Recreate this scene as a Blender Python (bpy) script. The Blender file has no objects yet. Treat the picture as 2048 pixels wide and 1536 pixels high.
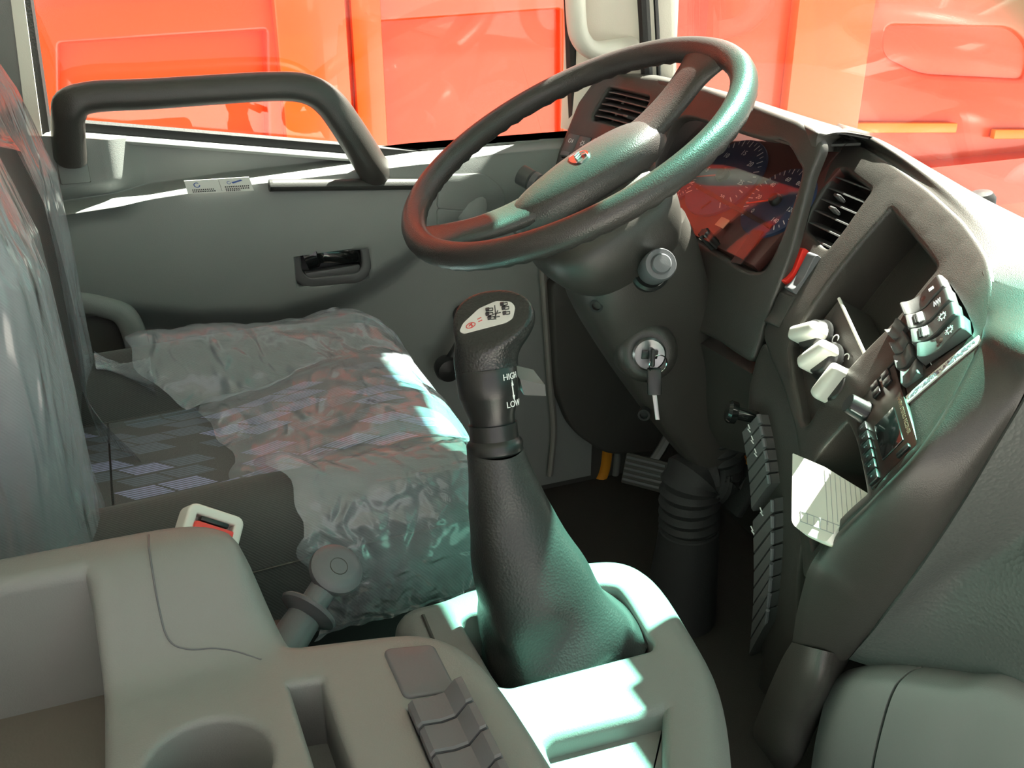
import bpy, bmesh, math, random
import numpy as np
from mathutils import Vector as V, Matrix, noise
from mathutils.geometry import delaunay_2d_cdt
sc = bpy.context.scene
col = sc.collection
rad = math.radians
# ------------------------------------------------------------------ camera, world, sun, exposure
FPX = 2000.0; PITCH = rad(25); YAW = rad(21.6)
CAM = V((0, 0, 1.05))
CF = V((math.sin(YAW)*math.cos(PITCH), math.cos(YAW)*math.cos(PITCH), -math.sin(PITCH)))
CR = V((math.cos(YAW), -math.sin(YAW), 0)); CU = CR.cross(CF)
cd = bpy.data.cameras.new('camera'); cam = bpy.data.objects.new('camera', cd); col.objects.link(cam)
cd.sensor_fit = 'HORIZONTAL'; cd.sensor_width = 36; cd.lens = 36*FPX/2048; cd.clip_start = .02; cd.clip_end = 100
cam.matrix_world = Matrix(((CR.x, CU.x, -CF.x, CAM.x), (CR.y, CU.y, -CF.y, CAM.y), (CR.z, CU.z, -CF.z, CAM.z), (0, 0, 0, 1)))
sc.camera = cam
w = bpy.data.worlds.new('sky'); sc.world = w; w.use_nodes = True
bg = w.node_tree.nodes['Background']; bg.inputs[0].default_value = (1.0, .965, .965, 1); bg.inputs[1].default_value = 1.5
SUN = V((.66, .30, 1.0)).normalized()
sl = bpy.data.lights.new('sun', 'SUN'); sl.energy = 72; sl.angle = rad(.6); sl.color = (1, .94, .83)
so = bpy.data.objects.new('sun', sl); col.objects.link(so); so.rotation_euler = SUN.to_track_quat('Z', 'Y').to_euler(); so.location = (3, -2, 5)
vs = sc.view_settings; vs.view_transform = 'Standard'; vs.look = 'None'; vs.exposure = 0.0; vs.gamma = 1; vs.use_curve_mapping = False

# ------------------------------------------------------------------ helpers
def ray(px, py): return CF + CR*((px-1024)/FPX) - CU*((py-768)/FPX)
def P(px, py, x=None, y=None, z=None, d=None):
    r = ray(px, py)
    if x is not None: t = (x-CAM.x)/r.x
    elif y is not None: t = (y-CAM.y)/r.y
    elif z is not None: t = (z-CAM.z)/r.z
    else: t = d
    return CAM + r*t
def toPX(p):
    v = V(p)-CAM; z = v.dot(CF); return (1024+FPX*v.dot(CR)/z, 768-FPX*v.dot(CU)/z)
def sstep(a, b, x):
    t = min(1, max(0, (x-a)/(b-a))); return t*t*(3-2*t)
def lerp(a, b, t): return a+(b-a)*t
def interp(xs, ys, x):
    return float(np.interp(x, xs, ys))
def crom(pts, n=8, closed=False):
    pts = [V(p) for p in pts]; N = len(pts); out = []
    rng = range(N if closed else N-1)
    for i in rng:
        if closed: p0, p1, p2, p3 = pts[(i-1) % N], pts[i], pts[(i+1) % N], pts[(i+2) % N]
        else: p0, p1, p2, p3 = pts[max(i-1, 0)], pts[i], pts[i+1], pts[min(i+2, N-1)]
        for k in range(n):
            t = k/n
            out.append(.5*((2*p1)+(p2-p0)*t+(2*p0-5*p1+4*p2-p3)*t*t+(3*p1-p0-3*p2+p3)*t**3))
    if not closed: out.append(pts[-1].copy())
    return out
def rnd(poly, r, n=5):
    """round the corners of a closed 2D polygon; r a number or one per corner"""
    poly = [V(p).to_2d() if len(p) > 2 else V(p) for p in poly]; out = []; N = len(poly)
    for i in range(N):
        p = poly[i]; a = poly[i-1]; b = poly[(i+1) % N]
        ri = r[i] if isinstance(r, (list, tuple)) else r
        da = (a-p); db = (b-p); la = da.length; lb = db.length
        k = min(ri, la*.45, lb*.45)
        if k < 1e-6: out.append(p.copy()); continue
        s = p+da/la*k; e = p+db/lb*k
        for j in range(n+1):
            t = j/n; out.append(s*(1-t)**2+p*2*t*(1-t)+e*t*t)
    return out
def dens(poly, step):
    out = []; N = len(poly)
    for i in range(N):
        a = V(poly[i]); b = V(poly[(i+1) % N]); k = max(1, int((b-a).length/step+.5))
        for j in range(k): out.append(a+(b-a)*(j/k))
    return out
def circ2(c, r, n=32, ry=None):
    return [V((c[0]+r*math.cos(2*math.pi*i/n), c[1]+(ry or r)*math.sin(2*math.pi*i/n))) for i in range(n)]
def pin(p, poly):
    x, y = p[0], p[1]; c = False; j = len(poly)-1
    for i in range(len(poly)):
        xi, yi = poly[i][0], poly[i][1]; xj, yj = poly[j][0], poly[j][1]
        if (yi > y) != (yj > y) and x < (xj-xi)*(y-yi)/(yj-yi)+xi: c = not c
        j = i
    return c
def area2(poly): return .5*sum(poly[i-1][0]*poly[i][1]-poly[i][0]*poly[i-1][1] for i in range(len(poly)))

def finish(o, parent):
    col.objects.link(o)
    if parent is not None:
        o.parent = parent; o.matrix_parent_inverse = parent_inv(parent)
    return o
def parent_inv(p):
    m = Matrix.Identity(4)
    while p is not None:
        m = Matrix.Translation(p.location) @ m; p = p.parent if p.parent and p.type == 'EMPTY' else None
    return m.inverted()
def mk(name, vs_, fs, m, parent=None, sharp=38, smooth=True):
    me = bpy.data.meshes.new(name); me.from_pydata([tuple(v) for v in vs_], [], fs); me.validate()
    bm = bmesh.new(); bm.from_mesh(me); bmesh.ops.remove_doubles(bm, verts=bm.verts, dist=1e-6)
    bmesh.ops.recalc_face_normals(bm, faces=bm.faces); bm.to_mesh(me); bm.free()
    if smooth:
        me.shade_smooth(); me.set_sharp_from_angle(angle=rad(sharp))
    me.materials.append(m)
    return finish(bpy.data.objects.new(name, me), parent)
class MB:
    """collects shapes that make up one part"""
    def __init__(s): s.v = []; s.f = []
    def add(s, vf):
        n = len(s.v); s.v += list(vf[0]); s.f += [tuple(i+n for i in f) for f in vf[1]]; return s
    def build(s, name, m, parent=None, sharp=38, smooth=True): return mk(name, s.v, s.f, m, parent, sharp, smooth)
def thing(name, label, cat, loc, group=None, kind=None):
    o = bpy.data.objects.new(name, None); o.empty_display_size = .05; col.objects.link(o); o.location = loc
    return tag(o, label, cat, group, kind)
def tag(o, label=None, cat=None, group=None, kind=None):
    if label: o['label'] = label
    if cat: o['category'] = cat
    if group: o['group'] = group
    if kind: o['kind'] = kind
    return o
def loft(secs, closed=True, cap0=True, cap1=True):
    n = len(secs[0]); v = [p for s in secs for p in s]; f = []
    for i in range(len(secs)-1):
        for j in range(n if closed else n-1):
            k = (j+1) % n; f.append((i*n+j, i*n+k, (i+1)*n+k, (i+1)*n+j))
    if closed and cap0: f.append(tuple(range(n))[::-1])
    if closed and cap1: f.append(tuple((len(secs)-1)*n+j for j in range(n)))
    return v, f
def frames(path):
    path = [V(p) for p in path]; T = []
    for i in range(len(path)):
        T.append((path[min(i+1, len(path)-1)]-path[max(i-1, 0)]).normalized())
    u = T[0].orthogonal().normalized(); out = []
    for i, t in enumerate(T):
        u = (u-t*u.dot(t)).normalized(); out.append((path[i], u.copy(), t.cross(u)))
    return out
def tube(path, r, n=12, cap=True, sq=None, up=None):
    fr = frames(path); secs = []
    for i, (p, u, v) in enumerate(fr):
        if up is not None:
            t = u.cross(v); v = (V(up)-t*V(up).dot(t)).normalized(); u = v.cross(t)
        ri = r[i] if isinstance(r, (list, tuple)) else r
        a, b = (ri if isinstance(ri, tuple) else (ri, ri))
        sec = []
        for k in range(n):
            th = 2*math.pi*k/n; c, s_ = math.cos(th), math.sin(th)
            if sq: c = math.copysign(abs(c)**sq, c); s_ = math.copysign(abs(s_)**sq, s_)
            sec.append(p+u*a*c+v*b*s_)
        secs.append(sec)
    return loft(secs, True, cap, cap)
def axes(n, hint=(0, 0, 1)):
    n = V(n).normalized(); u = V(hint).cross(n)
    if u.length < 1e-4: u = V((1, 0, 0)).cross(n)
    u.normalize(); return u, n.cross(u), n
def lathe(prof, o, ax, n=28, cap=True, hint=(0, 0, 1)):
    u, v, a = axes(ax, hint); o = V(o)
    secs = [[o+a*h+(u*math.cos(2*math.pi*k/n)+v*math.sin(2*math.pi*k/n))*max(r, 1e-5) for k in range(n)] for r, h in prof]
    return loft(secs, True, cap, cap)
def rbox(c, ex, ey, ez, r=.002, seg=2):
    """rounded box: centre and three half-axis vectors"""
    c = V(c); ex = V(ex); ey = V(ey); ez = V(ez)
    lx, ly, lz = ex.length, ey.length, ez.length
    bm = bmesh.new(); bmesh.ops.create_cube(bm, size=2)
    for v in bm.verts: v.co = V((v.co.x*lx, v.co.y*ly, v.co.z*lz))
    if r > 0: bmesh.ops.bevel(bm, geom=list(bm.edges), offset=min(r, lx*.9, ly*.9, lz*.9), segments=seg, affect='EDGES', profile=.5)
    nx, ny, nz = ex.normalized(), ey.normalized(), ez.normalized()
    bm.verts.index_update()
    vv = [c+nx*v.co.x+ny*v.co.y+nz*v.co.z for v in bm.verts]; ff = [tuple(v.index for v in f.verts) for f in bm.faces]
    bm.free(); return vv, ff
def prism(poly3, vec, r=0):
    """extrude a 3D polygon along vec"""
    n = len(poly3); v = [V(p) for p in poly3]+[V(p)+V(vec) for p in poly3]
    f = [tuple(range(n))[::-1], tuple(range(n, 2*n))]+[(i, (i+1) % n, n+(i+1) % n, n+i) for i in range(n)]
    return v, f
def grid(fn, nu, nv):
    v = [fn(i/nu, j/nv) for i in range(nu+1) for j in range(nv+1)]
    f = [(i*(nv+1)+j, (i+1)*(nv+1)+j, (i+1)*(nv+1)+j+1, i*(nv+1)+j+1) for i in range(nu) for j in range(nv)]
    return v, f
def patch(ctrl, nu, nv):
    """smooth patch through a grid of 3D points"""
    rows = [crom(r, nv) for r in ctrl]; colsn = len(rows[0])
    cs = [crom([rows[i][j] for i in range(len(rows))], nu) for j in range(colsn)]
    ni = len(cs[0]); v = [cs[j][i] for i in range(ni) for j in range(colsn)]
    f = [(i*colsn+j, (i+1)*colsn+j, (i+1)*colsn+j+1, i*colsn+j+1) for i in range(ni-1) for j in range(colsn-1)]
    return v, f
def thicken(vf, t):
    """give an open sheet a real thickness along its normals"""
    me = bpy.data.meshes.new('tmp'); me.from_pydata([tuple(v) for v in vf[0]], [], vf[1]); bm = bmesh.new(); bm.from_mesh(me); bpy.data.meshes.remove(me)
    bm.normal_update(); bm.verts.ensure_lookup_table(); n = len(bm.verts); v = [q.co.copy() for q in bm.verts]; v += [q.co+q.normal*t for q in bm.verts]
    f = [tuple(q.index for q in p.verts) for p in bm.faces]; out = f+[tuple(k+n for k in reversed(p)) for p in f]
    for e in bm.edges:
        if len(e.link_faces) == 1: a, b = e.verts[0].index, e.verts[1].index; out.append((a, b, b+n, a+n))
    bm.free(); return v, out

class Surf:
    """a parametric surface; fn(a,b) -> 3D point"""
    def __init__(s, fn, g=(0, 0), out=(0, 0, 1)):
        s.fn = fn; s.flip = 1; s.g = g
        if s.fr(*g)[3].dot(V(out)) < 0: s.flip = -1
    def at(s, a, b): return s.fn(a, b)
    def fr(s, a, b, e=1e-3):
        p = s.fn(a, b); da = (s.fn(a+e, b)-s.fn(a-e, b)).normalized(); db = (s.fn(a, b+e)-s.fn(a, b-e)).normalized()
        n = da.cross(db).normalized()*s.flip
        return p, da, db, n
    def off(s, a, b, h):
        p, _, _, n = s.fr(a, b); return p+n*h
    def inv(s, px, py, g=None):
        a, b = g or s.g
        for _ in range(40):
            q = toPX(s.fn(a, b)); ex, ey = px-q[0], py-q[1]
            if abs(ex)+abs(ey) < .02: break
            e = 1e-4; qa = toPX(s.fn(a+e, b)); qb = toPX(s.fn(a, b+e))
            j11, j21 = (qa[0]-q[0])/e, (qa[1]-q[1])/e; j12, j22 = (qb[0]-q[0])/e, (qb[1]-q[1])/e
            D = j11*j22-j12*j21
            if abs(D) < 1e-9: break
            da = (ex*j22-ey*j12)/D; db = (ey*j11-ex*j21)/D; m = max(abs(da), abs(db), 1e-9); k = min(1, .05/m)
            a += da*k; b += db*k
        return V((a, b))
    def invs(s, pts, g=None): return [s.inv(p[0], p[1], g) for p in pts]
def panel(name, surf, outline, holes, m, parent, step=.012, r_out=.004, d_out=.02, r_in=.004, d_in=.03, floor_=None, seg=3, sharp=38, down=None):
    """sheet with real holes on a surface: rounded edges, walls, optional floors in the holes.
    holes: list of outlines; d_in / floor_ may be lists"""
    outline = dens(outline, step*.7); holes = [dens(h, step*.6) for h in holes]
    if area2(outline) < 0: outline.reverse()
    holes = [h[::-1] if area2(h) > 0 else h for h in holes]
    pts = list(outline); edges = []; loops = [list(range(len(outline)))]
    edges += [(i, (i+1) % len(outline)) for i in range(len(outline))]
    for h in holes:
        b = len(pts); pts += h; loops.append(list(range(b, b+len(h)))); edges += [(b+i, b+(i+1) % len(h)) for i in range(len(h))]
    xs = [p[0] for p in outline]; ys = [p[1] for p in outline]
    arr = np.array([[p[0], p[1]] for p in pts])
    nx = int((max(xs)-min(xs))/step)+1; ny = int((max(ys)-min(ys))/step)+1
    for i in range(nx+1):
        for j in range(ny+1):
            q = (min(xs)+i*step+(.5*step if j % 2 else 0), min(ys)+j*step)
            if not pin(q, outline) or any(pin(q, h) for h in holes): continue
            if ((arr[:, 0]-q[0])**2+(arr[:, 1]-q[1])**2).min() < (step*.5)**2: continue
            pts.append(V(q))
    vo, eo, fo, ov, oe, of = delaunay_2d_cdt([V((p[0], p[1])) for p in pts], edges, [], 0, 1e-7)
    keep = []
    for f in fo:
        c = sum((vo[i] for i in f), V((0, 0)))/len(f)
        if pin(c, outline) and not any(pin(c, h) for h in holes): keep.append(tuple(f))
    verts = [surf.at(p[0], p[1]) for p in vo]; faces = keep
    def rim(loop2, r, d, fl):
        n = len(loop2); rows = []
        nrm = []
        for i in range(n):
            t = (V(loop2[(i+1) % n])-V(loop2[i-1])); t.normalize(); nrm.append(V((t.y, -t.x)))   # to the right of travel = away from material
        prof = [(r*math.sin(k/seg*math.pi/2), r*(1-math.cos(k/seg*math.pi/2))) for k in range(seg+1)]
        prof.append((r, r+(d-r)*.5)); prof.append((r, max(d, r+1e-4)))
        base = len(verts); cnt = 0
        for (o_, h_) in prof:
            for i in range(n):
                q = V(loop2[i])+nrm[i]*o_
                verts.append((surf.at(q[0], q[1])+down*h_ if down else surf.off(q[0], q[1], -h_)) if h_ else surf.at(q[0], q[1]))
            cnt += 1
        for k in range(cnt-1):
            for i in range(n):
                j = (i+1) % n; faces.append((base+k*n+i, base+k*n+j, base+(k+1)*n+j, base+(k+1)*n+i))
        if fl: faces.append(tuple(base+(cnt-1)*n+i for i in range(n)))
    rim(outline, r_out, d_out, False)
    for i, h in enumerate(holes):
        rim(h, r_in[i] if isinstance(r_in, (list, tuple)) else r_in, d_in[i] if isinstance(d_in, (list, tuple)) else d_in,
            (floor_[i] if isinstance(floor_, (list, tuple)) else bool(floor_)))
    return mk(name, verts, faces, m, parent, sharp)
def text(name, s, size, o, ex, ey, m, parent, h=.0003, align='CENTER'):
    cu = bpy.data.curves.new(name, 'FONT'); cu.body = s; cu.size = size; cu.extrude = h; cu.align_x = align; cu.align_y = 'CENTER'; cu.resolution_u = 3
    ob = bpy.data.objects.new(name, cu); col.objects.link(ob)
    dg = bpy.context.evaluated_depsgraph_get(); me = bpy.data.meshes.new_from_object(ob.evaluated_get(dg)); bpy.data.objects.remove(ob)
    ex = V(ex).normalized(); ey = V(ey).normalized(); ez = ex.cross(ey)
    vv = [V(o)+ex*v.co.x+ey*v.co.y+ez*v.co.z for v in me.vertices]; ff = [tuple(p.vertices) for p in me.polygons]
    return mk(name, vv, ff, m, parent, smooth=False)

# ------------------------------------------------------------------ materials
def newmat(name):
    m = bpy.data.materials.new(name); m.use_nodes = True; nt = m.node_tree
    return m, nt, nt.nodes['Principled BSDF']
def N(nt, t, **kw):
    n = nt.nodes.new(t)
    for k, v in kw.items(): setattr(n, k, v)
    return n
def plastic(name, c, rough=.5, grain=600, bump=.12, var=.06, metal=0, spec=.5, coat=0, dirt=0):
    m, nt, b = newmat(name)
    tc = N(nt, 'ShaderNodeTexCoord'); L = nt.links.new
    n1 = N(nt, 'ShaderNodeTexNoise'); n1.inputs['Scale'].default_value = 9; n1.inputs['Detail'].default_value = 5; L(tc.outputs['Object'], n1.inputs['Vector'])
    mx = N(nt, 'ShaderNodeMix', data_type='RGBA'); mx.inputs[6].default_value = tuple(x*(1-var) for x in c)+(1,); mx.inputs[7].default_value = tuple(min(1, x*(1+var)) for x in c)+(1,)
    L(n1.outputs[0], mx.inputs[0]); L(mx.outputs[2], b.inputs['Base Color'])
    b.inputs['Roughness'].default_value = rough; b.inputs['Metallic'].default_value = metal; b.inputs['Specular IOR Level'].default_value = spec
    if coat: b.inputs['Coat Weight'].default_value = coat; b.inputs['Coat Roughness'].default_value = .05
    if bump:
        vo = N(nt, 'ShaderNodeTexVoronoi'); vo.inputs['Scale'].default_value = grain; L(tc.outputs['Object'], vo.inputs['Vector'])
        bp = N(nt, 'ShaderNodeBump'); bp.inputs['Strength'].default_value = bump; bp.inputs['Distance'].default_value = .001
        L(vo.outputs['Distance'], bp.inputs['Height']); L(bp.outputs[0], b.inputs['Normal'])
    return m
M = {}
M['console'] = plastic('console_grey_plastic', (.20, .20, .193), .48, 700, .12)
M['door'] = plastic('door_grey_plastic', (.225, .238, .23), .5, 700, .12)
M['door_low'] = plastic('door_lower_plastic', (.24, .235, .215), .6, 700, .1)
M['cream'] = plastic('pillar_cream_plastic', (.80, .76, .67), .5, 500, .1)
M['dash'] = plastic('dash_charcoal_plastic', (.046, .042, .038), .38, 900, .18)
M['dashlow'] = plastic('dash_lower_plastic', (.04, .04, .037), .5, 900, .18)
M['leather'] = plastic('dash_pebbled_pad', (.085, .09, .086), .42, 230, .55)
M['rim'] = plastic('wheel_rim_plastic', (.046, .040, .038), .34, 650, .25)
M['black'] = plastic('black_plastic', (.016, .016, .016), .32, 500, .05)
M['blackgl'] = plastic('black_gloss', (.008, .009, .009), .12, 500, 0, coat=.5)
M['blackm'] = plastic('black_matt', (.012, .012, .012), .8, 500, .1)
M['boot'] = plastic('gear_boot_leather', (.03, .03, .029), .40, 420, .25)
M['knob'] = plastic('gear_knob_leather', (.018, .018, .018), .33, 420, .4)
M['switch'] = plastic('switch_grey', (.085, .085, .085), .4, 500, .05)
M['swgrey'] = plastic('switch_slate', (.12, .12, .13), .4, 500, .05)
M['chrome'] = plastic('chrome', (.75, .75, .76), .14, 100, 0, metal=1)
M['steel'] = plastic('steel', (.36, .36, .36), .35, 100, 0, metal=1)
M['red'] = plastic('red_plastic', (.75, .03, .02), .35, 500, .05)
M['redbtn'] = plastic('buckle_red', (.80, .06, .05), .4, 500, .05)
M['white'] = plastic('white_plastic', (.72, .71, .66), .4, 500, .03)
M['ink'] = plastic('black_ink', (.01, .01, .012), .5, 100, 0)
M['wink'] = plastic('white_ink', (.8, .8, .8), .5, 100, 0)
M['paper'] = plastic('paper', (.80, .80, .74), .8, 300, .02)
M['rubber'] = plastic('rubber', (.018, .018, .018), .7, 300, .2)
M['mat'] = plastic('floor_carpet', (.03, .027, .022), .9, 900, .5)
M['kick'] = plastic('kick_panel', (.06, .058, .052), .6, 600, .1)
M['yellow'] = plastic('yellow_body_paint', (.62, .25, .02), .35, 300, 0)
M['headliner'] = plastic('headliner', (.55, .54, .50), .9, 700, .1)
M['orange'] = plastic('orange_paint', (.66, .045, .006), .35, 30, 0, .10, coat=.3)
M['orange_lit'] = plastic('orange_paint_lit', (.72, .085, .006), .35, 30, 0, .08, coat=.3)  # paler copy for the posts: the light on them is in the colour
M['orange3'] = plastic('orange_paint_deep', (.58, .030, .006), .4, 30, 0, .10, coat=.2)
M['ground'] = plastic('yard_concrete', (.34, .33, .31), .9, 30, .2)
M['dialblue'] = plastic('dial_blue', (.03, .045, .10), .5, 100, 0)
M['dialred'] = plastic('dial_maroon', (.10, .035, .03), .5, 100, 0)
M['amber'] = plastic('needle_red', (.9, .06, .03), .4, 100, 0)
M['seatfab'] = None
def fabric(name, c1, c2):
    m, nt, b = newmat(name); L = nt.links.new; tc = N(nt, 'ShaderNodeTexCoord')
    wv = N(nt, 'ShaderNodeTexWave', wave_type='BANDS', bands_direction='DIAGONAL'); wv.inputs['Scale'].default_value = 160; wv.inputs['Distortion'].default_value = .6
    L(tc.outputs['Object'], wv.inputs['Vector'])
    no = N(nt, 'ShaderNodeTexNoise'); no.inputs['Scale'].default_value = 900; L(tc.outputs['Object'], no.inputs['Vector'])
    ad = N(nt, 'ShaderNodeMath', operation='MULTIPLY'); L(wv.outputs[1], ad.inputs[0]); L(no.outputs[0], ad.inputs[1])
    mx = N(nt, 'ShaderNodeMix', data_type='RGBA'); mx.inputs[6].default_value = c1+(1,); mx.inputs[7].default_value = c2+(1,); L(ad.outputs[0], mx.inputs[0])
    L(mx.outputs[2], b.inputs['Base Color']); b.inputs['Roughness'].default_value = .95; b.inputs['Sheen Weight'].default_value = .15; b.inputs['Specular IOR Level'].default_value = .15
    bp = N(nt, 'ShaderNodeBump'); bp.inputs['Strength'].default_value = .35; bp.inputs['Distance'].default_value = .001; L(ad.outputs[0], bp.inputs['Height']); L(bp.outputs[0], b.inputs['Normal'])
    return m
M['seatfab'] = fabric('seat_fabric_grey', (.065, .066, .064), (.115, .115, .112))
def insert_fabric():
    """grey weave with blue striped parallelograms"""
    m, nt, b = newmat('seat_insert_fabric'); L = nt.links.new; tc = N(nt, 'ShaderNodeTexCoord')
    sp = N(nt, 'ShaderNodeSeparateXYZ'); L(tc.outputs['Object'], sp.inputs[0])
    def mt(op, a, b_=None, c=None):
        n = N(nt, 'ShaderNodeMath', operation=op)
        for i, q in enumerate((a, b_, c)):
            if q is None: continue
            if isinstance(q, (int, float)): n.inputs[i].default_value = q
            else: L(q, n.inputs[i])
        return n.outputs[0]
    u = mt('MULTIPLY_ADD', sp.outputs[1], .95, sp.outputs[0])       # sheared along the seat
    cu_ = mt('DIVIDE', u, .047); cv = mt('DIVIDE', sp.outputs[1], .026)
    row = mt('FLOOR', cv); cu2 = mt('MULTIPLY_ADD', row, .42, cu_)
    ci = mt('FLOOR', cu2)
    fu = mt('FRACT', cu2); fv = mt('FRACT', cv)
    inx = mt('MULTIPLY', mt('LESS_THAN', fu, .92), mt('LESS_THAN', fv, .9))
    cb = N(nt, 'ShaderNodeCombineXYZ'); L(ci, cb.inputs[0]); L(row, cb.inputs[1])
    wn = N(nt, 'ShaderNodeTexWhiteNoise', noise_dimensions='3D'); L(cb.outputs[0], wn.inputs['Vector'])
    lit = mt('MULTIPLY', inx, mt('GREATER_THAN', wn.outputs['Value'], .66))
    dim = mt('MULTIPLY', inx, mt('MULTIPLY', mt('LESS_THAN', wn.outputs['Value'], .66), mt('GREATER_THAN', wn.outputs['Value'], .33)))
    st = mt('GREATER_THAN', mt('FRACT', mt('DIVIDE', sp.outputs[1], .0042)), .42)
    no = N(nt, 'ShaderNodeTexNoise'); no.inputs['Scale'].default_value = 900; L(tc.outputs['Object'], no.inputs['Vector'])
    bs = N(nt, 'ShaderNodeMix', data_type='RGBA'); bs.inputs[6].default_value = (.09, .092, .095, 1); bs.inputs[7].default_value = (.18, .18, .18, 1); L(no.outputs[0], bs.inputs[0])
    m1 = N(nt, 'ShaderNodeMix', data_type='RGBA'); L(mt('MULTIPLY', lit, mt('MULTIPLY_ADD', st, .75, .12)), m1.inputs[0]); L(bs.outputs[2], m1.inputs[6]); m1.inputs[7].default_value = (.42, .45, .70, 1)
    m2 = N(nt, 'ShaderNodeMix', data_type='RGBA'); L(mt('MULTIPLY', dim, mt('MULTIPLY_ADD', st, .55, .1)), m2.inputs[0]); L(m1.outputs[2], m2.inputs[6]); m2.inputs[7].default_value = (.22, .27, .34, 1)
    L(m2.outputs[2], b.inputs['Base Color']); b.inputs['Roughness'].default_value = .95; b.inputs['Specular IOR Level'].default_value = .15
    bp = N(nt, 'ShaderNodeBump'); bp.inputs['Strength'].default_value = .3; bp.inputs['Distance'].default_value = .001; L(no.outputs[0], bp.inputs['Height']); L(bp.outputs[0], b.inputs['Normal'])
    return m
M['insert'] = insert_fabric()
def thin_fresnel(nt, ior=1.5):
    """Fresnel for thin sheets: the same from both sides"""
    ge = N(nt, 'ShaderNodeNewGeometry'); mr = N(nt, 'ShaderNodeMapRange'); mr.inputs[3].default_value = ior; mr.inputs[4].default_value = 1/ior
    nt.links.new(ge.outputs['Backfacing'], mr.inputs[0]); fr = N(nt, 'ShaderNodeFresnel'); nt.links.new(mr.outputs[0], fr.inputs[0]); return fr
def film(nm, scl, rot, nsc=34, dif=.20):
    """thin crinkled polythene"""
    m, nt, b = newmat(nm); L = nt.links.new; out = nt.nodes['Material Output']; nt.nodes.remove(b)
    tc = N(nt, 'ShaderNodeTexCoord'); mp = N(nt, 'ShaderNodeMapping'); mp.inputs['Scale'].default_value = scl; mp.inputs['Rotation'].default_value = rot; L(tc.outputs['Object'], mp.inputs[0])
    n1 = N(nt, 'ShaderNodeTexNoise', noise_type='RIDGED_MULTIFRACTAL'); n1.inputs['Scale'].default_value = nsc; n1.inputs['Detail'].default_value = 3; n1.inputs['Distortion'].default_value = 1.0; L(mp.outputs[0], n1.inputs['Vector'])
    bp = N(nt, 'ShaderNodeBump'); bp.inputs['Strength'].default_value = .8; bp.inputs['Distance'].default_value = .011; L(n1.outputs[0], bp.inputs['Height'])
    tr = N(nt, 'ShaderNodeBsdfTransparent'); tr.inputs[0].default_value = (.93, .94, .95, 1)
    gl = N(nt, 'ShaderNodeBsdfGlossy'); gl.inputs['Roughness'].default_value = .16; L(bp.outputs[0], gl.inputs['Normal'])
    df = N(nt, 'ShaderNodeBsdfDiffuse'); df.inputs[0].default_value = (.78, .84, .92, 1); L(bp.outputs[0], df.inputs['Normal'])
    lw = thin_fresnel(nt); L(bp.outputs[0], lw.inputs['Normal'])
    k = N(nt, 'ShaderNodeMath', operation='MULTIPLY_ADD'); L(lw.outputs[0], k.inputs[0]); k.inputs[1].default_value = .75; k.inputs[2].default_value = .03
    k.use_clamp = True
    s1 = N(nt, 'ShaderNodeMixShader'); s1.inputs[0].default_value = dif; L(tr.outputs[0], s1.inputs[1]); L(df.outputs[0], s1.inputs[2])
    s2 = N(nt, 'ShaderNodeMixShader'); L(k.outputs[0], s2.inputs[0]); L(s1.outputs[0], s2.inputs[1]); L(gl.outputs[0], s2.inputs[2])
    L(s2.outputs[0], out.inputs[0]); return m
M['film'] = film('plastic_film', (1, .45, 1), (0, 0, .6)); M['film2'] = film('plastic_film_hanging', (1, 1, .14), (.25, .1, 0), 55, .24)
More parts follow.
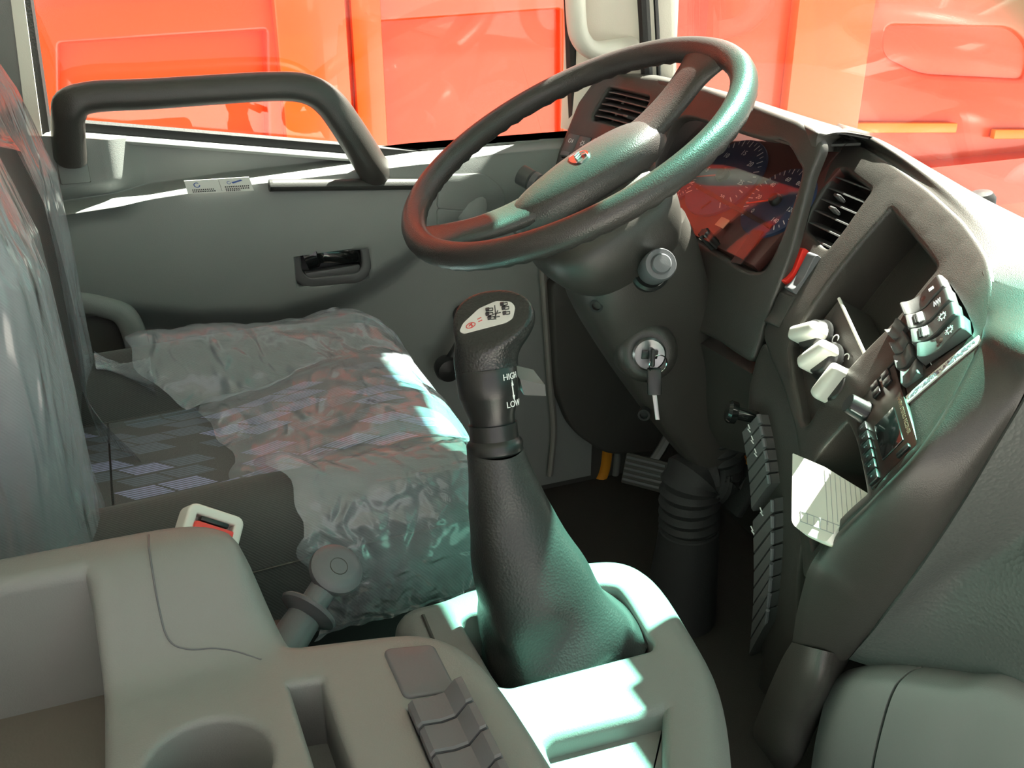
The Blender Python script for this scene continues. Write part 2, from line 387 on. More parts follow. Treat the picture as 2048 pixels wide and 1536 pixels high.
def glass(name, band=None, haze=.05, refl=1.0, tint=(.93, .97, .95)):
    """thin car glass: clear with Fresnel reflection, a little dust; band = (z0, z1, colour) tinted shade strip, its slanting lower edge shaped to place the green light"""
    m, nt, b = newmat(name); L = nt.links.new; out = nt.nodes['Material Output']; nt.nodes.remove(b)
    tr = N(nt, 'ShaderNodeBsdfTransparent'); tr.inputs[0].default_value = tint+(1,)
    tc = N(nt, 'ShaderNodeTexCoord')
    if band:
        sp = N(nt, 'ShaderNodeSeparateXYZ'); L(tc.outputs['Object'], sp.inputs[0])
        mr = N(nt, 'ShaderNodeMapRange', interpolation_type='SMOOTHSTEP'); mr.inputs[1].default_value = band[0]; mr.inputs[2].default_value = band[1]; sk = N(nt, 'ShaderNodeMath', operation='MULTIPLY_ADD'); L(sp.outputs[1], sk.inputs[0]); sk.inputs[1].default_value = -.6; L(sp.outputs[2], sk.inputs[2]); ak = N(nt, 'ShaderNodeMath', operation='ADD'); L(sk.outputs[0], ak.inputs[0]); ak.inputs[1].default_value = .32; L(ak.outputs[0], mr.inputs[0])
        mx = N(nt, 'ShaderNodeMix', data_type='RGBA'); mx.inputs[6].default_value = tint+(1,); mx.inputs[7].default_value = band[2]+(1,); L(mr.outputs[0], mx.inputs[0]); L(mx.outputs[2], tr.inputs[0])
    gl = N(nt, 'ShaderNodeBsdfGlossy'); gl.inputs['Roughness'].default_value = .01
    fr = thin_fresnel(nt)
    k = N(nt, 'ShaderNodeMath', operation='MULTIPLY', use_clamp=True); L(fr.outputs[0], k.inputs[0]); k.inputs[1].default_value = refl
    df = N(nt, 'ShaderNodeBsdfDiffuse'); df.inputs[0].default_value = (.75, .73, .7, 1)
    n1 = N(nt, 'ShaderNodeTexNoise'); n1.inputs['Scale'].default_value = 6; n1.inputs['Detail'].default_value = 8; L(tc.outputs['Object'], n1.inputs['Vector'])
    hz = N(nt, 'ShaderNodeMath', operation='MULTIPLY'); L(n1.outputs[0], hz.inputs[0]); hz.inputs[1].default_value = haze*2
    s1 = N(nt, 'ShaderNodeMixShader'); L(hz.outputs[0], s1.inputs[0]); L(tr.outputs[0], s1.inputs[1]); L(df.outputs[0], s1.inputs[2])
    s2 = N(nt, 'ShaderNodeMixShader'); L(k.outputs[0], s2.inputs[0]); L(s1.outputs[0], s2.inputs[1]); L(gl.outputs[0], s2.inputs[2])
    L(s2.outputs[0], out.inputs[0]); return m
M['windshield'] = glass('windshield_glass', (.73, .80, (.52, .90, .82)), .018, 1.2)
M['sideglass'] = glass('side_window_glass', None, .0012, .7)
M['lens'] = glass('cluster_lens', None, .0, 1.2, (.9, .9, .9))

# ================================================================== SETTING
def box(x0, x1, y0, y1, z0, z1): 
    c = V(((x0+x1)/2, (y0+y1)/2, (z0+z1)/2)); return rbox(c, ((x1-x0)/2, 0, 0), (0, (y1-y0)/2, 0), (0, 0, (z1-z0)/2), 0)
def struct(name, vf, m, label, **k):
    return tag(mk(name, vf[0], vf[1], m, None, **k), label, None, None, 'structure')
struct('floor', box(-.62, 1.0, -.5, 1.62, -.03, 0), M['mat'], 'dark carpeted cab floor under the steering column')
struct('ceiling', box(-.62, .86, -.5, 1.64, 1.75, 1.79), M['headliner'], 'pale headliner of the cab roof')
struct('wall_rear', box(-.66, -.62, -.5, 1.64, -.03, 1.79), M['headliner'], 'rear wall of the cab behind the seats')
wf = MB()
for pl in ([(.90, .745), (1.0, .66), (1.0, 0)],):
    prof = [V((x, 0, z)) for x, z in pl]
    wf.add(([p+V((0, y, 0)) for y in (-.5, 1.62) for p in prof]+[p+V((.02, y, 0)) for y in (-.5, 1.62) for p in prof],
            [(0, 1, 4, 3), (1, 2, 5, 4), (6, 7, 10, 9), (7, 8, 11, 10), (0, 3, 9, 6), (2, 5, 11, 8)]))
tag(wf.build('wall_front', M['dashlow']), 'front bulkhead of the cab behind the dashboard', None, None, 'structure')
struct('ground', box(-12, 14, -12, 14, -1.3, -1.2), M['ground'], 'concrete yard outside the cab')

# ---- driver's door (far side)
DY = 1.585
def sill_z(x): return interp([-.3, -.03, .711, 1.0], [.805, .768, .650, .60], x)
door = thing('door_1', 'grey moulded driver door with grab handle below the side window', None, (.3, DY, 0), kind='structure')
def bulge_low(x):   # lower edge of the thick upper moulding
    return interp([-.3, -.02, .08, .20, .30, .36, .41, .46, .55, .8], [.52, .50, .475, .462, .475, .50, .525, .56, .60, .62], x)
def ledge_z(x): return interp([-.3, -.08, .15, .45, .8], [.668, .675, .690, .700, .70], x)
def door_y(x, z):
    zl, zu = bulge_low(x), ledge_z(x)
    b = sstep(zl-.045, zl+.03, z)*(1-sstep(zu-.006, zu+.006, z))
    fade = 1-sstep(.46, .60, x)*.55
    y = DY - .052*b*fade - .010*math.sin(max(0, min(1, (z-zl)/(zu-zl)))*math.pi)*b
    y += .0*sstep(zu, zu+.05, z)
    # recess for the door pull
    rx, rz = abs(x-.298)-.060, abs(z-.542)-.026
    y += .034*(1-sstep(-.006, .0, max(rx, rz)))
    # raised post at the rear end that carries the handle
    y -= .045*(1-sstep(-.015, .045, x))*sstep(zu-.03, zu+.03, z)
    return y
def dgrid(u, v):
    x = -.32+u*1.12; z1 = sill_z(x); zu = ledge_z(x); z = interp([0, .58, .63, .75, .80, 1], [.02, zu-.03, zu-.009, zu+.009, zu+.018, z1], v)
    return V((x, door_y(x, z), z))
vf = grid(dgrid, 230, 210)
mk('door_panel', vf[0], vf[1], M['door'], door, sharp=50)
# back face of the door so that it has depth
mk('door_shell', *box(-.32, .80, DY+.035, DY+.06, .0, .60), M['yellow'], door, smooth=False)
# window seal along the sill
sp_ = [V((x, DY+.002, sill_z(x)+.006)) for x in np.linspace(-.30, .74, 20)]
mk('window_seal', *tube(sp_, [(.009, .012)]*20, 8, up=(0, 0, 1)), M['rubber'], door)
sp2 = [p+V((0, -.012, -.010)) for p in sp_]
mk('sill_trim', *tube(sp2, [(.010, .006)]*20, 8, up=(0, 0, 1)), M['door'], door)
# grab handle: two feet and a long grip
hy = DY-.075
def H(px, py, y=hy): return P(px, py, y=y)
path = crom([H(140, 312, DY-.040), H(136, 250, DY-.06), H(142, 212), H(185, 194), H(300, 188), H(420, 180), H(545, 173), H(612, 178), H(658, 205), H(700, 262), H(742, 330, DY-.06), H(752, 345, DY-.035)], 8)
rr = []
for i in range(len(path)):
    t = i/(len(path)-1); a = interp([0, .12, .25, .55, .68, .85, 1], [.031, .027, .021, .0205, .022, .025, .030], t); b = interp([0, .2, .8, 1], [.022, .020, .020, .024], t); rr.append((b, a))
mk('grab_handle', *tube(path, rr, 20, sq=.85, up=(0, .2, 1)), M['dash'], door)
# screw cap on the rear foot
cq = P(148, 343, y=DY-.047)
cap_ = mk('screw_cap', *rbox(cq, (.020, 0, 0), (0, .003, 0), (0, 0, .017), .003), M['door'], door)
mk('cap_seam', *tube([cq+V((a, -.001, b)) for a, b in ((-.019, -.016), (.019, -.016), (.019, .016), (-.019, .016), (-.019, -.016))], .0012, 6), M['kick'], cap_)
# dark slot strip on the ledge
a, b = P(545, 371, y=DY-.064), P(838, 368, y=DY-.058)
mk('ledge_strip', *tube(crom([a, lerp(a, b, .02), lerp(a, b, .5), lerp(a, b, .98), b], 6), [(.004, .006)]+[(.010, .009)]*23+[(.004, .006)], 10, up=(0, 0, 1)), M['dashlow'], door)
# warning sticker with printed lines
c0, c1, c2, c3 = P(368, 362, y=DY-.062), P(498, 354, y=DY-.062), P(508, 381, y=DY-.064), P(376, 388, y=DY-.064)
st = mk('warning_sticker', *prism([c0, c1, c2, c3], (0, .002, 0)), M['white'], door, smooth=False)
tag(st, 'white printed warning sticker')
def onq(u, v): return (c0*(1-u)+c1*u)*(1-v)+(c3*(1-u)+c2*u)*v+V((0, -.0006, 0))
pm = MB(); rs = random.Random(4)
for (u0, u1, v) in [(.08, .40, .72), (.08, .42, .86), (.58, .95, .62), (.58, .95, .78), (.58, .80, .9)]:
    k = u0
    while k < u1:
        wd = rs.uniform(.012, .022); pm.add(([onq(k, v-.05), onq(k+wd, v-.05), onq(k+wd, v+.05), onq(k, v+.05)], [(0, 1, 2, 3)])); k += wd+.012
pm.add(([onq(.515, .1), onq(.52, .1), onq(.52, .9), onq(.515, .9)], [(0, 1, 2, 3)]))
pm.build('print', M['ink'], st, smooth=False)
bl = plastic('print_blue', (.05, .1, .35), .5, 100, 0)
pm = MB()
for (cu_, cv_, r_) in [(.17, .36, .05), (.66, .32, .03)]:
    for k in range(14):
        a0, a1 = k/16*6.28, (k+1)/16*6.28
        pm.add(([onq(cu_+r_*math.cos(q)*s_, cv_+r_*4*math.sin(q)*s_) for q, s_ in ((a0, 1), (a1, 1), (a1, .7), (a0, .7))], [(0, 1, 2, 3)]))
pm.add(([onq(.70, .30), onq(.86, .14), onq(.88, .22), onq(.72, .40)], [(0, 1, 2, 3)]))
pm.build('print', bl, st, smooth=False)
# door pull: bezel ring, dark cup and lever
S_d = Surf(lambda a, b: V((a, DY-.0575, b)), out=(0, -1, 0))
ol = rnd(S_d.invs([(582, 505), (600, 487), (700, 482), (737, 490), (740, 540), (722, 562), (612, 572), (585, 552)]), .018)
il = rnd(S_d.invs([(598, 508), (612, 498), (705, 491), (726, 498), (728, 535), (716, 550), (618, 560), (601, 545)]), .014)
dp = panel('pull_bezel', S_d, ol, [il], M['switch'], door, .008, .004, .016, .003, .03, True)
tag(dp, 'dark oval cup around the inner door release')
lev = crom([P(612, 520, y=DY-.05), P(640, 512, y=DY-.054), P(690, 512, y=DY-.052), P(720, 510, y=DY-.045)], 6)
mk('release_lever', *tube(lev, [(.010, .017)]*6+[(.006, .012)]*13, 12, sq=.7, up=(0, 0, 1)), M['blackgl'], dp)
mk('cup_lip', *rbox(P(664, 543, y=DY-.046), (.045, 0, .002), (0, .008, 0), (0, 0, .007), .003), M['switch'], dp)
# small compartment lid toward the windscreen end
S_l = Surf(lambda a, b: V((a, door_y(a, b)-.004, b)), g=(.55, .62), out=(0, -1, 0))
ol = rnd(S_l.invs([(882, 352), (970, 350), (1003, 378), (1012, 425), (878, 414)]), [.006, .012, .014, .004, .004])
ld = panel('compartment_lid', S_l, ol, [], M['door'], door, .012, .003, .02)
mk('lid_grip', *lathe([(.030, 0), (.026, .004), (.014, .008), (.0, .0095)], P(940, 412, y=DY-.040), (0, -1, .25), 24), M['door'], ld)
ol = rnd(S_l.invs([(878, 420), (1011, 431), (1005, 470), (870, 480)]), .005)
panel('compartment_front', S_l, ol, [], M['door'], door, .012, .003, .02)
# curved pull bar low down beside the seat
pb = crom([P(150, 600, y=1.532), P(200, 610, y=1.532), P(248, 630, y=1.532), P(272, 680, y=1.532), P(280, 740, y=1.532), P(280, 800, y=1.532)], 8)
mk('pocket_bar', *tube(pb, [(.018, .014)]*len(pb), 14, up=(0, -1, 0)), M['door'], door)
mk('pocket', *rbox(P(215, 690, y=1.565), (.055, 0, 0), (0, .012, 0), (0, 0, .075), .012), M['kick'], door)
# window crank
ck = P(938, 640, y=DY-.035); ke = P(893, 735, y=DY-.055)
crk = mk('window_crank', *lathe([(.020, .03), (.020, .0), (.016, -.008), (.0, -.010)], ck, (0, 1, 0), 24), M['black'], door)
arm = crom([ck+V((0, -.006, 0)), lerp(ck, ke, .5)+V((0, -.012, 0)), ke], 6)
mk('crank_arm', *tube(arm, [(.013, .006)]*len(arm), 12, up=(0, -1, 0)), M['black'], crk)
mk('crank_knob', *lathe([(.010, .012), (.021, .008), (.023, -.008), (.020, -.018), (.0, -.021)], ke, (0, 1, 0), 24), M['black'], crk)
# front edge of the door and door opening
ed = crom([P(1085, 540, y=1.57), P(1092, 640, y=1.57), P(1100, 760, y=1.57), P(1108, 860, y=1.57), P(1100, 950, y=1.57)], 8)
mk('edge_rib', *tube(ed, [(.008, .006)]*len(ed), 8), M['door_low'], door)

# ---- body side ahead of the door
kp = thing('trim_1', 'dark kick panel and painted door opening ahead of the driver door', None, (.78, 1.58, 0), kind='structure')
S_k = Surf(lambda a, b: V((a, 1.545+.25*(a-.80)**2, b)), g=(.78, .4), out=(0, -1, 0))
ol = rnd(S_k.invs([(1108, 560), (1200, 560), (1300, 640), (1330, 900), (1215, 905), (1150, 860), (1118, 780)]), .03)
panel('kick_panel', S_k, ol, [], M['kick'], kp, .02, .006, .03)
yp = crom([P(1205, 700, y=1.60), P(1212, 820, y=1.60), P(1214, 900, y=1.60), P(1200, 960, y=1.60), P(1150, 1005, y=1.60), P(1060, 1030, y=1.60)], 8)
mk('painted_jamb', *tube(yp, [(.010, .012)]*len(yp), 10), M['yellow'], kp)
yp = crom([P(1226, 700, y=1.60), P(1232, 820, y=1.60), P(1235, 900, y=1.60), P(1222, 975, y=1.60), P(1170, 1020, y=1.60)], 8)
mk('jamb_seal', *tube(yp, [(.008, .008)]*len(yp), 10), M['console'], kp)
mk('side_panel', *box(.66, 1.0, 1.60, 1.625, 0, .66), M['kick'], kp, smooth=False)

# ---- side window and its black frame
WX0, WX1 = -.155, .722
win = thing('window_1', 'driver side window glass with black rubber frame', None, (.3, DY, .7), kind='structure')
g0 = [V((WX0-.02, DY+.012, sill_z(WX0)-.04)), V((WX1+.02, DY+.012, sill_z(WX1)-.04)), V((WX1+.06, DY+.012, 1.29)), V((WX0-.02, DY+.012, 1.29))]
mk('pane', *prism(g0, (0, .004, 0)), M['sideglass'], win, smooth=False)
fa, fb = P(1138, -40, y=DY-.005), P(1152, 345, y=DY-.005)
fp = [fb, lerp(fb, fa, .5), fa, fa+V((.02, 0, .45))]
mk('front_seal', *tube(fp, [(.010, .012)]*4, 8, up=(0, -1, 0)), M['rubber'], win)
fa, fb = P(42, -40, y=DY-.005), P(92, 300, y=DY-.005)
fp = [fb, lerp(fb, fa, .5), fa, fa+V((-.02, 0, .45))]
mk('rear_seal', *tube(fp, [(.012, .014)]*4, 8, up=(0, -1, 0)), M['rubber'], win)
mk('top_seal', *box(WX0-.1, WX1+.1, DY-.01, DY+.02, 1.28, 1.30), M['rubber'], win, smooth=False)
struct('wall_left', box(-.62, .86, DY, 1.64, 1.29, 1.78), M['headliner'], 'roof side rail above the driver window')
struct('trim_4', box(.70, .88, -.5, 1.64, 1.39, 1.78), M['headliner'], 'padded header above the windscreen')
# ---- rear door pillar at the left picture edge
bp_ = thing('trim_2', 'pale door pillar trim behind the driver seat', None, (-.2, DY, 0), kind='structure')
def pil(pts, y0, y1):
    return [P(px, py, y=y) for px, py, y in pts]
q = [P(14, -60, y=DY-.03), P(40, -60, y=DY-.03), P(100, 390, y=DY-.03), P(70, 390, y=DY-.03)]
mk('pillar_strip', *prism(q, (0, .03, 0)), M['cream'], bp_, smooth=False)
mk('pillar_trim', *prism([q[0]+V((-.5, .0, 0)), q[0]+V((.004, .002, 0)), q[3]+V((.004, .002, 0)), V((q[3].x, q[3].y, 0)), q[3]+V((-.5, 0, -.7))], (0, .04, 0)), M['console'], bp_, smooth=False)
mk('pillar_post', *box(-.62, -.15, DY, 1.64, 0, 1.76), M['headliner'], bp_, smooth=False)

# ---- windscreen pillar with its white grab handle
ap = thing('trim_3', 'sunlit cream windscreen pillar trim with moulded grab handle', None, (.8, 1.55, .8), kind='structure')
def pil_sec(z):
    k = (z-.79)
    xb = .03*k
    pts = [(.726+xb, 1.60), (.735+xb, 1.565), (.765+xb, 1.545), (.815+xb*.3, 1.530), (.853-xb*.8, 1.500), (.880-xb*.8, 1.49), (.895-xb*.8, 1.52), (.86, 1.62), (.76, 1.64)]
    return [V((x, y, z)) for x, y in pts]
mk('pillar_trim', *loft([pil_sec(z) for z in (.72, .8, 1.0, 1.3, 1.76)]), M['cream'], ap, sharp=50)
hp = crom([P(1148, -150, y=1.50), P(1149, -60, y=1.50), P(1152, 30, y=1.50), P(1160, 75, y=1.50), P(1185, 100, y=1.505), P(1225, 98, y=1.515), P(1262, 92, y=1.53)], 8)
mk('pillar_handle', *tube(hp, [(.015, .020)]*len(hp), 16, up=(0, -1, 0)), M['cream'], ap)
ws_ = [P(1294, 160, y=1.485), P(1290, 60, y=1.485), P(1283, -60, y=1.485)]; ws_.append(ws_[-1]+V((-.05, 0, .5)))
mk('windscreen_seal', *tube(ws_, [(.011, .010)]*4, 8), M['rubber'], ap)
ws_ = [p+V((.022, .0, 0)) for p in ws_]
mk('glass_edge', *tube(ws_, [(.004, .004)]*4, 8), M['black'], ap)

# ---- windscreen
def wbase(y):   # (x, z) of the foot of the windscreen
    x = interp([-.5, -.35, .0, .58, 1.0, 1.25, 1.42, 1.50, 1.56], [.80, .87, .90, .905, .90, .893, .885, .875, .86], y)
    z = interp([-.5, .6, .75, .83, 1.02, 1.5], [.735, .742, .750, .762, .797, .808], y)
    return x, z
def wsf(u, v):
    y = -.45+u*1.955; x, z = wbase(y); zz = z-.02+v*(1.45-z); return V((x+.004-.10*(zz-.78), y, zz))
wo = mk('window_2', *thicken(grid(wsf, 60, 14), .005), M['windshield'])
tag(wo, 'large windscreen with a green tinted upper part slanted to place the green light', None, None, 'structure')

# ================================================================== DASHBOARD
dash = thing('dashboard', 'charcoal wraparound dashboard with air vents, gauges and angled centre stack', 'dashboard', (.8, .6, 0))
# ---- driver's fascia: x as a function of (y, z)
def fasc(y, z):
    x0 = interp([.94, .985, 1.02, 1.156, 1.31, 1.38, 1.5, 1.60], [.782, .772, .765, .760, .757, .756, .740, .700], y)
    sl = interp([.95, 1.02, 1.30, 1.40], [.30, .27, .27, .48], y)
    return V((x0+sl*(z-.72), y, z))
FS = Surf(fasc, g=(1.2, .72), out=(-1, 0, .3))
top = FS.invs([(1636, 296), (1622, 272), (1590, 252), (1500, 218), (1405, 184), (1300, 161), (1235, 154), (1185, 167)])
left = FS.invs([(1160, 205), (1128, 285), (1100, 345), (1086, 385)])
bot = [V((1.52, .56)), V((1.40, .56)), V((1.30, .575))]+FS.invs([(1372, 600), (1385, 648), (1440, 675), (1500, 715)])
rgt = FS.invs([(1522, 645), (1578, 492), (1614, 350)])
ol = rnd(top+left+bot+rgt, .006)
vent_l = rnd(FS.invs([(1216, 168), (1303, 186), (1300, 205), (1262, 266), (1182, 246), (1180, 232)]), .010)
clus = FS.invs([(1608, 352), (1598, 312), (1570, 275)])+[V((1.10, .795)), V((1.20, .795)), V((1.29, .790)), V((1.325, .75)), V((1.325, .66)), V((1.29, .628))]+FS.invs([(1345, 462), (1420, 508), (1480, 545), (1508, 552), (1535, 540), (1570, 470)])
clus = [V((p.x, p.y)) for p in crom([V((p[0], p[1], 0)) for p in clus], 5, True)]
pit = rnd([V((1.285+a, .655+b)) for a, b in ((.06, .0), (.06, .0))][:0] or FS.invs([(1392, 196), (1370, 190), (1330, 215), (1300, 245), (1322, 262), (1350, 240)]), .006)
sw_l = rnd(FS.invs([(1139, 268), (1222, 285), (1205, 330), (1120, 318)]), .003)
fa_ = panel('driver_fascia', FS, ol, [vent_l, clus, sw_l], M['dash'], dash, .012, .006, .014, [.005, .006, .002], [.05, .016, .02], [True, False, True])

def vent(parent, S, outline, n, m_slat, tabs, flipdir=False, depth=.012, thick=.0016):
    """louvre blades across a hole; each blade a part. blades run along the first parameter"""
    xs = [p[0] for p in outline]; ys = [p[1] for p in outline]; y0, y1 = min(ys), max(ys)
    for i in range(n):
        b = y0+(y1-y0)*(i+.75)/(n+.5)
        # crossing points of the outline with this line
        cr = []
        for k in range(len(outline)):
            p, q = outline[k-1], outline[k]
            if (p[1]-b)*(q[1]-b) < 0: cr.append(p[0]+(q[0]-p[0])*(b-p[1])/(q[1]-p[1]))
        if len(cr) < 2: continue
        a0, a1 = min(cr)+.005, max(cr)-.005
        secs = []
        for t in (0, .25, .5, .75, 1):
            a = lerp(a0, a1, t); p, da, db, nn = S.fr(a, b)
            up = db if db.z > 0 else -db
            c = p-nn*.014; d1 = nn*depth*.8-up*depth*.35
            secs.append([c-d1-up*thick, c+d1-up*thick*.6, c+d1+up*thick*.6, c-d1+up*thick])
        mk('louvre', *loft(secs), m_slat, parent, smooth=False)
    for a, b in tabs:
        p, da, db, nn = S.fr(a, b); up = db if db.z > 0 else -db
        mk('vent_tab', *rbox(p-nn*.001, da*.0065, nn*.007, up*.0022, .0018), M['switch'], parent)
vl = mk('air_vent', *rbox(FS.off(1.44, .775, -.045), (0, .055, 0), (.02, 0, .035), (.002, 0, -.001), .001), M['blackm'], dash)
vent(vl, FS, vent_l, 6, M['switch'], [tuple(FS.inv(1256, 234))])
# three rocker switches under the left vent
for i, (px, py) in enumerate([(1146, 294), (1168, 299), (1192, 304)]):
    a, b = FS.inv(px, py); p, da, db, nn = FS.fr(a, b); up = db if db.z > 0 else -db
    s_ = mk('rocker_switch', *rbox(p+nn*.002, da*.0135, up*.020, nn*.008, .003), M['switch'], dash)
    mk('switch_lens', *rbox(p+nn*.009-up*.015, da*.010, up*.004, nn*.003, .002), M['swgrey'], s_)
    mb = MB()
    if i == 0:
        mb.add(rbox(p+nn*.0102+up*.008-da*.003, da*.0006, up*.003, nn*.0002, 0)); mb.add(tube([p+nn*.0102+up*.008+da*.003+(da*math.cos(t)*.0028+up*math.sin(t)*.0032) for t in np.linspace(0, 6.28, 13)], .0005, 5))
    elif i == 1:
        mb.add(tube([p+nn*.0102+up*.008+(da*math.cos(t)*.003+up*math.sin(t)*.003) for t in np.linspace(0, 6.28, 13)], .0005, 5))
        for k in range(6): t = k*1.047; mb.add(tube([p+nn*.0102+up*.008+(da*math.cos(t)+up*math.sin(t))*r_ for r_ in (.0038, .0052)], .0004, 4))
    else:
        mb.add(tube([p+nn*.0102+up*.008+da*.002+(da*math.cos(t)*.0026+up*math.sin(t)*.003) for t in np.linspace(1.2, 5.0, 9)], .0005, 5)); mb.add(rbox(p+nn*.0102+up*.008-da*.004, da*.0016, up*.0005, nn*.0002, 0))
    mb.build('symbol', M['wink'], s_, smooth=False)

# ---- instrument cluster: plane leaning back 45 degrees
CS = Surf(lambda a, b: V((.812+b*.707, a, .708+b*.707)), g=(1.156, 0), out=(-1, 0, 1))
clu = mk('instrument_cluster', *rbox(V((.816, 1.185, .712))+V((.707, 0, -.707))*.012, (0, .145, 0), V((.707, 0, .707))*.098, V((-.707, 0, .707))*.008, .002), M['dialred'], dash)  # maroon face colour holds the orange reflected in the lens
cn = V((-.707, 0, .707)); cup_ = V((.707, 0, .707)); cy = V((0, -1, 0))
def cpt(px, py): a, b = CS.inv(px, py); return CS.at(a, b)
def arc_ticks(c, r0, r1, a0, a1, n, wd, m, parent):
    mb = MB()
    for i in range(n):
        t = a0+(a1-a0)*i/(n-1); d = cy*math.cos(t)+cup_*math.sin(t); q = cy*-math.sin(t)+cup_*math.cos(t)
        L_ = r0 if i % 2 == 0 else r0+(r1-r0)*.4
        w_ = wd if i % 2 == 0 else wd*.7
        mb.add(([c+d*L_-q*w_, c+d*r1-q*w_, c+d*r1+q*w_, c+d*L_+q*w_], [(0, 1, 2, 3)]))
    mb.build('tick_marks', m, parent, smooth=False)
def gauge(c, R_, needle, nums, label):
    g = mk('gauge', *lathe([(R_, -.004), (R_, .001), (R_*.97, .002), (0, .002)], c, cn, 40), M['dialblue'], clu)
    tag(g, label)
    arc_ticks(c+cn*.0035, R_*.80, R_*.95, rad(225), rad(-45), 33, R_*.012, M['wink'], g)
    for i, s_ in enumerate(nums):
        t = rad(225-270*i/(len(nums)-1)); d = cy*math.cos(t)+cup_*math.sin(t)
        text('numeral', s_, R_*.17, c+cn*.0032+d*R_*.64, cy, cup_, M['wink'], g, .0001)
    d = cy*math.cos(rad(needle))+cup_*math.sin(rad(needle)); q = cn.cross(d)
    mk('needle', *prism([c+cn*.006-q*.0015, c+cn*.006+d*R_*.85-q*.0005, c+cn*.006+d*R_*.85+q*.0005, c+cn*.006+q*.0015], cn*.001), M['amber'], g, smooth=False)
    mk('needle_hub', *lathe([(R_*.16, 0), (R_*.16, .006), (R_*.12, .009), (0, .0095)], c+cn*.003, cn, 24), M['black'], g)
    return g
gauge(cpt(1450, 355), .068, 200, ['0', '5', '10', '15', '20', '25', '30'], 'large round dial nearer the wheel with blue face')
gauge(cpt(1555, 405), .056, 205, ['0', '20', '40', '60', '80', '100', '120', '140'], 'large round dial beside the right hood edge')
for (px, py), lb in (((1392, 432), 'small auxiliary dial'),):
    pass
gauge(V((.812, 1.30, .708))-cup_*.03, .034, 170, ['0', '1', '2'], 'small round dial behind the steering wheel')
# warning lamp strip, display and divider lines
a_, b_ = cpt(1455, 445), cpt(1440, 470)
mk('lamp_lens', *rbox(cpt(1447, 448)+cn*.003, cy*.010, cup_*.0075, cn*.001, .0008), plastic('amber_lens', (.75, .35, .22), .4, 100, 0), clu)
def cbar(p, q, w_, m, nm, h=.0015):
    p, q = cpt(*p)+cn*.003, cpt(*q)+cn*.003; d = (q-p).normalized(); s_ = cn.cross(d)
    mk(nm, *prism([p-s_*w_, q-s_*w_, q+s_*w_, p+s_*w_], cn*h), m, clu, smooth=False)
cbar((1395, 375), (1545, 458), .003, M['black'], 'divider')
cbar((1405, 420), (1425, 405), .001, M['black'], 'divider')
cbar((1475, 530), (1520, 465), .010, M['black'], 'display_window')
if False: cbar((1440, 545), (1490, 560), .006, M['black'], 'display_window')
for (px, py) in ((1378, 462), (1430, 491)):
    c = cpt(px, py); secs = []
    for h_, k in ((.0, 1), (.028, 1), (.030, .85)):
        secs.append([c+cn*h_+(cy*math.cos(2*math.pi*i/24)+cup_*math.sin(2*math.pi*i/24))*(.0088 if (i//2) % 2 else .0066)*k for i in range(24)])
    mk('trip_knob', *loft(secs), M['black'], clu)
mb = MB(); c = cpt(1404, 482)+cn*.0035
mb.add(rbox(c, cy*.004, cup_*.0006, cn*.0002, 0)).add(rbox(c+cup_*.004, cy*.004, cup_*.0006, cn*.0002, 0)).add(rbox(c+cup_*.002+cy*.004, cy*.0006, cup_*.0025, cn*.0002, 0)).add(rbox(c+cup_*.002-cy*.004, cy*.0006, cup_*.0025, cn*.0002, 0)).add(rbox(c+cup_*.006+cy*.001, cy*.003, cup_*.0005, cn*.0002, 0))
mb.build('pump_symbol', M['wink'], clu, smooth=False)
# dark lining of the hood
mk('hood_lining', *box(.772, .880, 1.338, 1.343, .60, .795), M['dashlow'], dash, smooth=False)
mk('hood_lining', *prism([V((.785, 1.026, .792)), V((.882, 1.026, .788)), V((.880, 1.341, .790)), V((.785, 1.341, .794))], (0, 0, .003)), M['dashlow'], dash, smooth=False)
# lens in front, held by the hood
lc = V((.812, 1.156, .708))+cn*.026
mk('lens', *rbox(lc+V((0, .02, 0)), (0, .150, 0), cup_*.100, cn*.001, 0), M['lens'], clu, smooth=False)

# ---- centre stack: plan curve turned toward the driver, leaning back
_S = np.linspace(-.25, .60, 341); _phi = np.radians(np.interp(_S, [-.1, .0, .15, .25, .33, .45, .6], [3, 4, 8, 18, 29, 33, 33]))
_x = np.cumsum(-np.sin(_phi))*(_S[1]-_S[0]); _y = np.cumsum(-np.cos(_phi))*(_S[1]-_S[0])
i0 = int(np.argmin(abs(_S))); _x = _x-_x[i0]+.810; _y = _y-_y[i0]+.975
_T = np.linspace(-.25, .90, 461); _al = np.radians(np.interp(_T, [-.12, -.05, .02, .10, .20, .30, .40, .55], [46, 43, 38, 34, 20, 4, -9, -14]))
_q = np.cumsum(np.sin(_al))*(_T[1]-_T[0]); _z = np.cumsum(np.cos(_al))*(_T[1]-_T[0])
j0 = int(np.argmin(abs(_T))); _q = _q-_q[j0]; _z = _z-_z[j0]
def stack(s, t):
    x = np.interp(s, _S, _x); y = np.interp(s, _S, _y); ph = np.interp(s, _S, _phi); q = np.interp(t, _T, _q); z = np.interp(t, _T, _z)
    return V((x-math.cos(ph)*q, y+math.sin(ph)*q, .70-z))
SS = Surf(stack, g=(.15, .1), out=(-1, .3, .5))
def spt(px, py, h=0): a, b = SS.inv(px, py); return SS.off(a, b, h)
st_out = [(1650, 300), (1690, 284), (1760, 320), (1850, 385), (1915, 445), (1965, 520), (1975, 570), (1970, 640), (1955, 690), (1905, 790), (1835, 897), (1748, 990), (1655, 1082), (1622, 1130), (1607, 1150), (1600, 1060), (1601, 910), (1592, 850), (1570, 770), (1540, 700), (1530, 665), (1560, 590), (1600, 500), (1622, 420)]
ol = rnd(SS.invs(st_out), .008)
